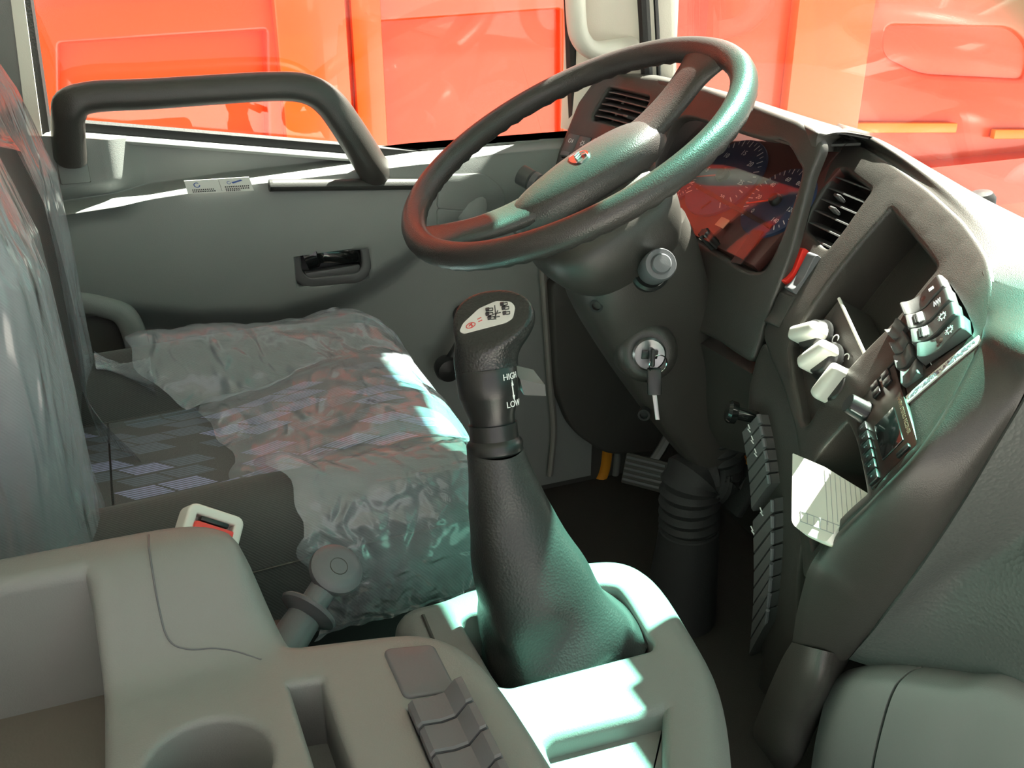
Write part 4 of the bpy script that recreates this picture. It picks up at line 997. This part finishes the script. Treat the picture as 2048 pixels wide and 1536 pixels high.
panel('console_body', GS, rnd(ol, .004), [gop, gtr], M['console'], gcs, .012, .026, .42, [.006, .010], [.07, .024], [False, True], seg=5, sharp=60)
mk('opening_well', *rbox(V((.335, .71, .355)), (.11, 0, 0), (0, .075, 0), (0, 0, .01), .002), M['blackm'], gcs)
# seam groove between console parts
mk('seam_strip', *tube([V((*gp(846, 1232), GZ+.0005)), V((*gp(866, 1280), GZ+.0005))], .0022, 6), M['kick'], gcs)
tl = gp(1225, 1536); mk('tray_disc', *lathe([(.020, .0), (.022, .004), (.020, .006), (.016, .004), (0, .004)], V((tl.x, tl.y-.005, GZ-.0235)), (0, 0, 1), 28), M['dashlow'], gcs)

# ---- gear lever
CO = P(990, 893, y=.752); SB = P(985, 885, y=.752)
gl_ = thing('gear_lever', 'tall gear lever with black leather boot and rounded shift knob', 'gear lever', (.335, .70, .36))
base = [V((.270, .762, .385)), V((.335, .770, .388)), V((.415, .764, .39)), V((.418, .71, .40)), V((.400, .662, .405)), V((.33, .650, .39)), V((.268, .650, .37)), V((.262, .71, .37))]
base = crom(base, 6, True)
AX = (P(975, 745, y=.772)-CO).normalized()
def ring(c, r, n=48, ph=0, ax=AX):
    u_, v_, _ = axes(ax, (0, 1, 0)); return [c+(u_*math.cos(2*math.pi*i/n+ph)+v_*math.sin(2*math.pi*i/n+ph))*r for i in range(n)]
bc = sum(base, V((0, 0, 0)))/len(base)
# align ring start with base start
ang = [math.atan2(p.y-bc.y, p.x-bc.x) for p in base]
secs = []
steps = 26
for k in range(steps+1):
    t = k/steps
    w_ = interp([0, .12, .3, .5, .7, .85, 1], [0, .34, .55, .70, .83, .92, 1], t)
    rr_ = interp([0, .5, .8, 1], [.060, .043, .030, .0255], t)
    cen = lerp(bc+V((-.005, .005, .005)), CO, t)+V((-.014*math.sin(math.pi*t), .0, 0))
    sec = []
    for i, p in enumerate(base):
        d = V((math.cos(ang[i]), math.sin(ang[i]), 0)); q = cen+d*rr_
        b_ = p+V((0, 0, (cen.z-bc.z)*.55))
        pt = lerp(b_, q, w_)
        fold = .006*math.sin(t*13+1.2*math.sin(ang[i]*2))*(1-t)*math.sin(math.pi*min(1, t*2.2)) + .0022*noise.noise(V((pt.x*30, pt.y*30, pt.z*26)))
        sec.append(pt+d*fold)
    secs.append(sec)
mk('boot', *loft(secs, True, False, False), M['boot'], gl_, sharp=80)
mk('boot_collar', *lathe([(.0235, -.006), (.0255, -.004), (.0262, .003), (.0245, .006), (.0225, .008), (.0225, .022)], CO, AX, 32), M['black'], gl_)
S0 = CO+AX*.016; KN = P(972, 742, y=.774); LN = (KN-S0).length; AX2 = (KN-S0).normalized()
slv = mk('sleeve', *lathe([(.0205, 0), (.0210, .012), (.0245, .022), (.0265, .030), (.0275, LN*.6), (.0280, LN), (.0270, LN+.003), (.0, LN+.003)], S0, AX2, 40), M['black'], gl_, sharp=60)
# text on the sleeve, wrapped around it
def wrap_text(s, h, th0, size):
    u_, v_, a_ = axes(AX2, (0, 1, 0))
    o = text('range_text', s, size, (0, 0, 0), (1, 0, 0), (0, 1, 0), M['wink'], slv, .0002, 'CENTER')
    for vv in o.data.vertices:
        x, y, z = vv.co; t = th0+x/.028; vv.co = S0+a_*(h+y)+(u_*math.cos(t)+v_*math.sin(t))*(.0279+.0003+z)
u_, v_, a_ = axes(AX2, (0, 1, 0)); vd = (CAM+CR*1.0-S0)  # facing side
def ang_of(d): return math.atan2(d.dot(v_), d.dot(u_))
t_r = ang_of(CR*.78-CF*.62)
wrap_text('HIGH', LN*.90, t_r, .0080); wrap_text('LOW', LN*.44, t_r, .0080)
def sw_p(h, t, r=.0283): return S0+a_*h+(u_*math.cos(t)+v_*math.sin(t))*r
mb = MB().add(tube([sw_p(LN*.53, t_r), sw_p(LN*.80, t_r)], .0006, 6))
for h, s_ in ((LN*.53, 1), (LN*.80, -1)): mb.add(([sw_p(h-.003*s_, t_r, .0287), sw_p(h+.003*s_, t_r-.06, .0287), sw_p(h+.003*s_, t_r+.06, .0287)], [(0, 1, 2)]))
mb.build('range_arrow', M['wink'], slv, smooth=False)
# range selector paddle on the far side
pdl = P(1066, 770, y=.79); mk('range_paddle', *loft([[P(1040, 758, y=.780), P(1090, 770, y=.780), P(1092, 792, y=.780), P(1048, 790, y=.780)], [P(1030, 757, y=.772), P(1055, 745, y=.772), P(1091, 772, y=.772), P(1052, 790, y=.772)][:0] or [p+V((0, .028, .004)) for p in (P(1040, 758, y=.780), P(1090, 770, y=.780), P(1092, 792, y=.780), P(1048, 790, y=.780))]]), M['switch'], gl_, sharp=20)
mk('paddle_stem', *tube([S0+AX2*LN*.80, P(1046, 768, y=.80)], .006, 10), M['steel'], gl_)
# knob: swollen toward the windscreen, top cut by a sloping plate
kb = KN+AX2*.002
KU = (CR*.95+CF*.1); KU = (KU-AX2*KU.dot(AX2)).normalized(); KV = AX2.cross(KU)
PN = (V((-.38, -.42, .82))).normalized()
PC = P(985, 636, d=(KN-CAM).dot(CF)-.014)
kv, kf = [], []
NS, NR = 40, 26
prof = [(0, .0280, 0), (.010, .0285, .0005), (.020, .030, .003), (.032, .033, .008), (.044, .0355, .011), (.056, .036, .012), (.066, .034, .012), (.076, .029, .011), (.084, .020, .010), (.088, .008, .010), (.089, .0005, .010)]
pr = crom([V(p) for p in prof], 4); secs = []
for h, r, o_ in [tuple(p) for p in pr]:
    h *= .80; sec = []
    for i in range(NS):
        t = 2*math.pi*i/NS; p = kb+AX2*h+KU*(o_+r*math.cos(t)*(1.0 if math.cos(t) < 0 else 1.06))+KV*(r*math.sin(t)*.92)
        dpl = (p-PC).dot(PN)
        if dpl > -.004:
            p = p-PN*(dpl+.004-.004*(1-math.exp(-(dpl+.004)/.004)))
        sec.append(p)
    secs.append(sec)
kno = mk('shift_knob', *loft(secs), M['knob'], gl_, sharp=70)
# plate with shift diagram, on the cut
pu = KU-PN*KU.dot(PN); pu.normalize(); pv = PN.cross(pu)
def plp(px, py, h=.0006):
    r = ray(px, py); t = (PC-CAM).dot(PN)/r.dot(PN); return CAM+r*t+PN*h
plate = rnd([(919, 664), (926, 648), (958, 618), (992, 603), (1022, 604), (1031, 614), (1026, 637), (1012, 646), (928, 668)], 6, 4)
pt3 = [plp(p[0], p[1], .0) for p in plate]
plt = mk('knob_plate', *prism([p-PN*.002 for p in pt3], PN*.0028), plastic('plate_silver', (.62, .60, .58), .35, 100, 0), kno, smooth=False)
tag(plt, 'silver plate with printed shift pattern')
mb = MB(); mw = MB()
def bar(mb_, x0, y0, x1, y1, w_=.0005): mb_.add(tube([plp(x0, y0, .0009), plp(x1, y1, .0009)], w_, 4))
for x, y in ((985, 624), (982, 638), (977, 652)):
    pass
for (x, y) in ((976, 621), (976, 630), (980, 638), (1005, 610), (1008, 618), (1010, 628)):
    a, b = plp(x-4, y, .0009), plp(x+3, y-1, .0009); mb.add(tube([a, b], .0022, 4))
    bar(mb, x+3, y-3, x+10, y-4); bar(mb, x+3, y+2, x+10, y+1); bar(mb, x+10, y-4, x+10, y+1)
bar(mb, 986, 630, 1002, 626); bar(mb, 988, 636, 1000, 634); bar(mb, 990, 612, 992, 640); bar(mb, 996, 622, 990, 637)
mb.build('shift_diagram', M['ink'], plt, smooth=False)
mb = MB(); cc = [plp(942+9*math.cos(t), 652+5*math.sin(t)-3*math.cos(t), .0009) for t in np.linspace(0, 6.28, 15)]
mb.add(tube(cc, .0005, 4)); bar(mb, 938, 654, 944, 648); bar(mb, 944, 648, 944, 655); bar(mb, 940, 650, 946, 653); bar(mb, 955, 640, 963, 636); bar(mb, 957, 645, 965, 641)
mb.build('plate_logo', plastic('plate_red', (.55, .06, .05), .5, 100, 0), plt, smooth=False)

# ================================================================== REAR CONSOLE (storage box between the seats)
rcs = thing('storage_console', 'grey moulded console with cup holder, tray and switch row', 'console', (.0, .5, 0))
def rz(x, y):
    z = .56
    blk = sstep(.60, .685, y)*(1-sstep(.035, .075, x))
    z += .062*blk
    z += .03*sstep(-.03, -.10, x)*sstep(.60, .55, y)*0
    return z
RS = Surf(lambda a, b: V((a, b, rz(a, b))), g=(.05, .5), out=(0, 0, 1))
ol = [V((-.34, .705)), V((-.05, .703)), V((.000, .700)), V((.026, .684)), V((.040, .650)), V((.050, .615)), V((.062, .602)), V((.10, .594)), V((.145, .584)), V((.165, .570)), V((.178, .54)), V((.185, .47)), V((.190, .30)), V((-.34, .30))]
ol = [V((p.x, p.y)) for p in crom([V((p.x, p.y, 0)) for p in ol[1:-1]], 4)]; ol = [V((-.34, .705))]+ol+[V((-.34, .30))]
tray = rnd([V((-.30, .687)), V((-.060, .685)), V((-.055, .665)), V((-.058, .53)), V((-.058, .42)), V((-.30, .42))], .012)
cupc = (-.005, .515); cup = circ2(cupc, .046, 44)
slot = rnd([V((.050, .576)), V((.084, .571)), V((.087, .44)), V((.053, .44))], .008)
swr = rnd([V((.124, .518)), V((.160, .516)), V((.166, .50)), V((.163, .40)), V((.124, .40))], .003)
cvr = rnd([V((.129, .5765)), V((.161, .569)), V((.1615, .521)), V((.130, .526))], .004)
panel('console_body', RS, ol, [tray, cup, slot, swr], M['console'], rcs, .010, .016, .56, [.010, .006, .006, .003], [.14, .075, .06, .012], [True, True, True, True], seg=5, sharp=60, down=V((0, 0, -1)))
panel('cover_plate', Surf(lambda a, b: V((a, b, .5625)), g=(.1, .5)), cvr, [], M['swgrey'], rcs, .01, .0025, .006)
mk('tray_floor', *box(-.31, -.050, .41, .690, .500, .504), plastic('tray_liner', (.12, .105, .09), .7, 400, .1), rcs)
mk('tray_step', *rbox((-.19, .455, .52), (.128, 0, 0), (0, .03, 0), (0, 0, .02), .006), M['console'], rcs)
# seam around the lid pad
sm = crom([V((-.021, .701, 0)), V((-.022, .68, 0)), V((-.0215, .645, 0)), V((-.018, .628, 0)), V((-.006, .621, 0)), V((.012, .618, 0)), V((.028, .612, 0)), V((.042, .602, 0))], 8)
sm = [V((p.x, p.y, rz(p.x, p.y)+.0004)) for p in sm]
mk('lid_seam', *tube(sm, .0007, 6), M['swgrey'], rcs)
# rocker row
for k in range(4):
    y1 = .514-k*.0265; y0 = y1-.0245
    pr_ = [(.127, .560), (.127, .566), (.130, .569), (.143, .567), (.153, .568), (.161, .577), (.1655, .578), (.167, .574), (.167, .556)]
    secs = [[V((x+(.0005*math.sin(7*k)), y, z)) for x, z in pr_] for y in (y0, y0+.0015, y1-.0015, y1)]
    for u in (0, 3): secs[u] = [V((p.x+(.146-p.x)*.03, p.y, p.z-.0012)) for p in secs[u]]
    mk('rocker_blank', *loft(secs), M['swgrey'], rcs, sharp=30)

# ---- parking brake plunger between console and seat
pbk = thing('parking_brake_lever', 'grey parking brake lever with flanged collar beside the seat', 'lever', (.07, .73, .40))
b0 = P(572, 1290, y=.70); b1 = P(668, 1145, y=.745); ax_ = (b1-b0).normalized(); Lb = (b1-b0).length
mk('lever_base', *rbox(P(540, 1300, y=.71)+V((0, 0, -.02)), (.022, 0, 0), (0, .026, 0), (0, 0, .035), .010), M['kick'], pbk)
mk('lever_stem', *lathe([(.016, -.03), (.0165, .0), (.0155, Lb*.35), (.0135, Lb*.45), (.012, Lb*.6), (.0125, Lb*.85)], b0, ax_, 24), M['swgrey'], pbk)
mk('pull_collar', *lathe([(.015, -.005), (.020, -.002), (.026, .001), (.027, .0035), (.025, .0055), (.018, .005), (.014, .008)], b0+ax_*Lb*.42, ax_, 32), M['swgrey'], pbk)
kx_ = V((.30, -.50, .80)).normalized()
mk('lever_knob', *lathe([(.012, -.022), (.016, -.012), (.0215, -.004), (.0245, .003), (.024, .008), (.020, .0115), (.012, .0125), (.0, .0128)], b1, kx_, 32), M['swgrey'], pbk)
mk('knob_print', *tube([b1+kx_*.0128+(axes(kx_)[0]*math.cos(t)+axes(kx_)[1]*math.sin(t))*.008 for t in np.linspace(0, 6.28, 20)], .0004, 4), M['kick'], pbk)

# ---- seat belt buckle
bk = thing('seat_belt_buckle', 'off-white seat belt buckle with red PRESS button', 'buckle', (.03, .82, .45))
q = [P(372, 1040, y=.80), P(474, 1072, y=.80), P(464, 1118, y=.815), P(360, 1090, y=.815)]
bx = (q[1]-q[0]).normalized(); by = (q[0]-q[3]); by = (by-bx*by.dot(bx)).normalized(); bz = bx.cross(by)
if bz.dot(CAM-q[0]) < 0: bz = -bz
c = P(424, 1070, y=.80); hw = (q[1]-q[0]).length/2; hh = .021; bz = (CAM-c).normalized()+V((0, 0, .35)); bz = (bz-bx*bz.dot(bx)).normalized(); by = bz.cross(bx)
# hollow frame
S_b = Surf(lambda a, b: c+bx*a+by*b, g=(0, 0), out=bz)
panel('buckle_frame', S_b, rnd([V((-hw, -hh*1.8)), V((hw*.9, -hh*1.5)), V((hw, -hh)), V((hw*.98, hh)), V((-hw*.98, hh)), V((-hw, -hh))], .006), [rnd([V((-hw*.82, -hh*1.6)), V((hw*.8, -hh*1.2)), V((hw*.82, hh*.78)), V((-hw*.82, hh*.78))], .003)], M['white'], bk, .008, .003, .022, .002, .012, True)
mk('red_button', *rbox(c-by*hh*.35-bz*.003, bx*hw*.76, by*hh*.75, bz*.006, .002), M['redbtn'], bk)
mk('tongue_slot', *rbox(c+by*hh*.58-bz*.005, bx*hw*.55, by*hh*.10, bz*.004, .001), M['black'], bk)
text('button_text', 'PRESS', .0125, c-by*hh*.40+bz*.0032, -bx, -by, plastic('emboss_red', (.9, .55, .5), .5, 100, 0), bk, .0002)

mk('buckle_stalk', *tube(crom([c-by*hh*1.3-bz*.012, c+V((0, .015, -.10)), V((c.x-.02, c.y+.03, .20)), V((c.x-.03, c.y+.03, .0))], 6), [(.016, .005)]*19, 10, up=(0, -1, 0)), M['black'], bk)
# ================================================================== DRIVER SEAT
SY = 1.12
seat = thing('driver_seat', 'grey cloth driver seat with blue patterned insert and side bolsters', 'seat', (.1, SY, .0))
half = [(.0, -.030), (.07, -.031), (.118, -.036), (.128, -.030), (.15, .004), (.185, .028), (.215, .033), (.245, .020), (.262, -.012), (.266, -.05), (.258, -.10), (.242, -.145)]
prof2 = [(-a, b) for a, b in half[::-1]]+half[1:]
def cush(a, b, off=0):
    """a: 0 rear .. 1 front nose; b: index along the section 0..1 (near side low -> top -> far side low)"""
    k = b*(len(prof2)-1); i = min(int(k), len(prof2)-2); t = k-i
    p0, p1, p2, p3 = [V(prof2[max(0, min(len(prof2)-1, i+j))]) for j in (-1, 0, 1, 2)]
    q = .5*((2*p1)+(p2-p0)*t+(2*p0-5*p1+4*p2-p3)*t*t+(3*p1-p0-3*p2+p3)*t**3)
    v, z = q.x, q.y
    fl = sstep(.35, .85, a)                       # relief dies away to the front
    zf = -.002+.006*math.cos(v*8) if abs(v) < .2 else z
    if z > -.04 and abs(v) < .245: z = lerp(z, max(z*.35, zf*.6), fl)
    z = max(z, -.15)
    if a < .80: x = -.14+a/.80*(.27+.14); nx = 0
    else:
        th = (a-.80)/.20*math.pi/2*.98; x = .27+.075*math.sin(th); zm = -.075
        z = zm+(z-zm)*(math.cos(th)**.55 if th < 1.54 else .05); v *= 1-.20*(1-math.cos(th))
    zb = .492+.012*sstep(-.1, .25, x)
    p = V((x, SY+v, zb+z))
    if off:
        e = 1e-3; a2, b2 = min(.999, a+e), min(.999, b+e)
        da = cush(a2, b)-cush(a2-2*e, b); db = cush(a, b2)-cush(a, b2-2*e); n = da.cross(db)
        if n.length > 1e-12:
            n.normalize()
            p = p+n*off
    return p
vf = grid(lambda u, v: cush(u*.985, v), 60, 66); nv = 67
vf[1].append(tuple(60*nv+j for j in range(nv))); vf[1].append(tuple(range(nv))[::-1]); 
mk('seat_cushion', *vf, M['seatfab'], seat, sharp=60)
bI = [(len(half)-1-3.05)/(len(prof2)-1), (len(half)-1+3.05)/(len(prof2)-1)]
mk('seat_insert', *thicken(grid(lambda u, v: cush(lerp(.155, .93, u), lerp(bI[0], bI[1], v), .0015), 50, 26), .001), M['insert'], seat, sharp=60)
mk('rear_insert', *thicken(grid(lambda u, v: cush(lerp(.02, .15, u), lerp(bI[0], bI[1], v), .0015), 10, 26), .001), M['insert'], seat, sharp=60)
for b in bI: mk('seam_piping', *tube([cush(a, b, .0012) for a in np.linspace(.02, .95, 50)], .0016, 6), M['kick'], seat)
bs = (len(half)-1-8.6)/(len(prof2)-1); mk('seam_piping', *tube([cush(a, bs, .0006) for a in np.linspace(.02, .98, 50)], .0012, 6), M['kick'], seat)
mk('seat_base', *rbox((.10, SY, .19), (.21, 0, 0), (0, .20, 0), (0, 0, .16), .02), M['blackm'], seat)
# backrest
def bsec(z, n=56, off=0):
    lean = interp([.4, .5, .66, .77, .87, .92, 1.0, 1.16], [-.15, -.155, -.155, -.157, -.178, -.198, -.24, -.33], z)
    t = (z-.45); hw = .252-.02*sstep(.75, 1.05, z); out = []
    rt = sstep(1.16, 1.10, z); rb = sstep(.40, .46, z)
    for i in range(n):
        a = 2*math.pi*i/n; c, s_ = math.cos(a), math.sin(a)
        y = hw*math.copysign(abs(s_)**.55, s_); xx = math.copysign(abs(c)**.55, c)
        fx = .045*sstep(.12, .20, abs(y))*(c > 0)     # bolsters stand forward
        x = xx*(.062+fx*.6) if c > 0 else xx*.055
        k = max(.05, rt*rb)
        nrm = V((c, s_, 0))
        out.append(V((lean+x*k, SY+y*(.55+.45*k), z))+nrm*off)
    return out
zs = [.405, .425, .45, .5, .58, .66, .74, .82, .9, .98, 1.05, 1.10, 1.14, 1.16]
mk('backrest', *cloft([bsec(z) for z in zs], 3), M['seatfab'], seat, sharp=60)
hz = [bsec(z)[int(56*.86)] for z in np.linspace(.45, 1.08, 24)]
mk('seam_piping', *tube(hz, .002, 6), M['kick'], seat)

# ---- clear plastic wrap on the cushion
rs = random.Random(3)
def fold(p, s=1.0):
    return .0055*noise.noise(V((p.x*16, p.y*9, p.z*16)))*s+.0028*noise.noise(V((p.x*55+p.y*40, p.y*22, p.z*45)))*s
bb_ = [0, .10, .17, .26, .33, .40, .50, .58, .63, .68, .74, .80, .86, 1]
aa_ = [.50, .50, .49, .47, .43, .41, .40, .38, .33, .27, .22, .22, .25, .40]
def cover(u, v):
    a0 = interp(bb_, aa_, v)+.012*math.sin(v*43)+.008*math.sin(v*97)
    a = lerp(a0, .999, u); p = cush(min(a, .992), v, .006)
    k = 4*u*(1-u)
    p += V((0, 0, 1))*max(-.004, fold(p, 1.6)+.004)
    # loose fold running across, and slack along the open edge
    p += V((0, 0, 1))*(.012*math.exp(-((u-.05)/.08)**2)*abs(math.sin(v*19)) + .010*math.exp(-((v-.36-.12*u)/.05)**2)*sstep(.2, .5, v))
    if v < .14: p += V((0, -1, 0))*(.014*abs(noise.noise(V((p.x*30, p.z*12, 3))))+.003)
    return p
cv = mk('seat_cushion_wrap', *grid(cover, 110, 130), M['film'], None, sharp=80)
tag(cv, 'crumpled clear plastic film over the front of the seat cushion', 'plastic film')
# twisted tail of the film toward the backrest
c0 = P(238, 738, y=1.30); c1 = P(188, 722, y=1.30)
secs = []
for k in range(9):
    t = k/8; cc = lerp(P(330, 770, y=1.27), c1, t) if False else (lerp(P(300, 752, y=1.285), c0, min(1, t*1.6)) if t < .62 else lerp(c0, c1, (t-.62)/.38)); r = interp([0, .3, .62, .8, 1], [.034, .024, .012, .009, .015], t)
    secs.append([cc+V((.1*r, 1.1*r*math.cos(a+t*2.5), .62*r*math.sin(a+t*2.5)))*(1+.25*math.sin(a*5+t*9)) for a in [2*math.pi*i/26 for i in range(26)]])
tl_ = mk('film_tail', *loft(secs, True, False, False), M['film'], cv, sharp=80)
# ---- film over the backrest
def bcov(u, v):
    n = 120; z = lerp(.455, 1.12, v); base_ = bsec(z, n, .010)
    k = u*(n-1); i = int(k) % n; p = base_[i]
    d = (p-V((-.10, SY, p.z))); d.z = 0; d.normalize()
    w_ = .008*noise.noise(V((p.x*14, p.y*8, p.z*5)))+.004*noise.noise(V((p.x*50, p.y*28, p.z*12)))+.008
    fl = .045*sstep(.16, .0, v)*max(0, d.x*.9+.1)*(1+.4*math.sin(u*40))
    p = p+d*(w_+.006+fl)
    if v == 0: p = p+V((0, 0, .012*math.sin(u*37)+.008*math.sin(u*91)))
    return p
cb_ = mk('backrest_wrap', *grid(bcov, 119, 80), M['film2'], None, sharp=80)
tag(cb_, 'clear plastic film hanging over the seat backrest', 'plastic film')

# ================================================================== NOTEBOOK IN THE POCKET
nb = thing('notebook', 'small lined notepad sticking out of the pocket under the radio', 'notepad', tuple(spt(1650, 1000)))
A_ = P(1585, 906, d=(spt(1604, 920)-CAM).dot(CF)-.02); Dp = spt(1625, 1070, .012); B_ = P(1585, 1052, d=(Dp-CAM).dot(CF)-.035); C2 = P(1732, 988, d=(spt(1735, 985)-CAM).dot(CF)+.035)
e1_ = (C2-A_); e2_ = (B_-A_); nN = e1_.cross(e2_).normalized()
if nN.dot(CAM-A_) < 0: nN = -nN
def npq(px, py, h=0):
    r = ray(px, py); t = (A_-CAM).dot(nN)/r.dot(nN); return CAM+r*t+nN*h
ol_ = rnd([(1585, 906), (1650, 934), (1738, 988), (1690, 1040), (1652, 1084), (1634, 1078), (1600, 1062), (1583, 1046)], [3, 3, 3, 3, 6, 10, 12, 10], 4)
pp = [npq(*p) for p in ol_]
mk('page_block', *prism([p-nN*.009 for p in pp], nN*.009), M['paper'], nb, smooth=False)
mk('cover', *prism([p-nN*.0115+(pp[0]-pp[6])*.0 for p in pp], nN*.0022), plastic('notepad_cover', (.55, .50, .36), .7, 300, .03), nb, smooth=False)
mb = MB()
lg = plastic('ruling_grey', (.42, .44, .46), .7, 100, 0)
for k in range(8):
    x0 = 1650+k*10; mb.add(tube([npq(x0, 938+k*5.5, .0002), npq(x0+6, 1050-k*3, .0002)], .0003, 4))
mb.build('ruling', lg, nb, smooth=False)
mb = MB(); mb.add(tube([npq(1600, 1022, .0002), npq(1680, 1052, .0002)], .0004, 4)).add(tube([npq(1600, 1042, .0002), npq(1668, 1068, .0002)], .0004, 4))
for k in range(6): mb.add(tube([npq(1602+k*13, 1023+k*5, .0002), npq(1602+k*13, 1042+k*5, .0002)], .0004, 4))
mb.build('table_print', lg, nb, smooth=False)

# ================================================================== OUTSIDE
wp = thing('windscreen_wiper', 'black windscreen wiper resting at the foot of the glass', 'wiper', (.93, .7, .74))
a = P(1962, 412, x=.925); b = P(2080, 482, x=.925)
mk('wiper_arm', *tube([a, lerp(a, b, .5)+V((0, 0, .004)), b, b+(b-a)*2], .006, 8), M['dashlow'], wp)
mk('wiper_blade', *tube([a+V((-.012, .02, .01)), b+V((-.012, 0, .012)), b+(b-a)*2+V((-.012, 0, .012))], .004, 8), M['rubber'], wp)
mk('wiper_pivot', *lathe([(.016, -.02), (.016, .01), (.012, .016), (0, .017)], a, (-.2, 0, 1), 20), M['black'], wp)
pm_ = thing('windscreen_blocker', 'paper permit cards added out of view on the windscreen for the stepped shadow', 'blocker', (.87, .8, 1.04))  # added unseen cards standing for whatever casts the stepped shadow on the gear console
for (y0, y1, z1) in ((.690, .778, 1.205), (.774, .842, 1.178), (.836, .885, 1.155)):
    xg = .905-.10*(1.1-.78)-.004; mk('card', *prism([V((xg+.005, y0, 1.04)), V((xg+.005, y1, 1.04)), V((xg-.0125, y1, z1)), V((xg-.0125, y0, z1))], (-.0008, 0, 0)), M['paper'], pm_, smooth=False)
OY = 3.0
tr = thing('orange_truck', 'orange painted truck body parked close alongside the cab', 'truck', (1.0, OY, -1.2))
OS = Surf(lambda a, b: V((a, OY, b)), g=(.5, 1.0), out=(0, -1, 0))
def op(px, py): q = P(px, py, y=OY); return V((q.x, q.z))
rec = rnd([op(108, 80), op(540, 52), op(545, 300), op(112, 330)], .02)
rec2 = rnd([op(700, 40), op(1128, 10), op(1128, 380), op(705, 350)], .02)
rec3 = rnd([op(1765, 40), op(2030, 45), op(2070, 90), op(2060, 170), op(1840, 160), op(1760, 120)], .08)
panel('body_side', OS, [V((-2.5, -.6)), V((6.0, -.6)), V((6.0, 2.3)), V((-2.5, 2.3))], [rec, rec2, rec3], M['orange'], tr, .25, .02, .5, [.012, .012, .02], [.06, .03, .02], [True, True, True])
def rib(px, wd, m, dp=.05):
    q = P(px, 150, y=OY); mk('upright_post', *rbox((q.x, OY-dp/2, .8), (wd, 0, 0), (0, dp/2, 0), (0, 0, 1.4), .01), m, tr)
rib(625, .10, M['orange_lit']); rib(735, .045, M['orange_lit'], .03); rib(1640, .16, M['orange_lit']); rib(1330, .10, M['orange3'], .08); rib(-200, .12, M['orange_lit']); rib(2400, .14, M['orange_lit'])
mk('top_rail', *box(-2.5, 6, OY-.08, OY+.02, 2.15, 2.32), M['orange3'], tr)
mk('lower_rail', *box(-2.5, 6, OY-.10, OY+.02, .02, .20), M['orange3'], tr)
for (x0, x1, py) in ((1700, 1910, 255), (1985, 2300, 268)):
    a, b = P(x0, py, y=OY-.02), P(x1, py, y=OY-.02); mk('reflector_strip', *rbox(lerp(a, b, .5), (b-a)*.5, (0, .012, 0), (0, 0, .018), .004), plastic('amber_strip', (.80, .17, .01), .4, 100, 0), tr)
mk('rear_body', *box(-2.4, 5.9, OY+.1, OY+2.2, -.6, 2.25), M['orange3'], tr)
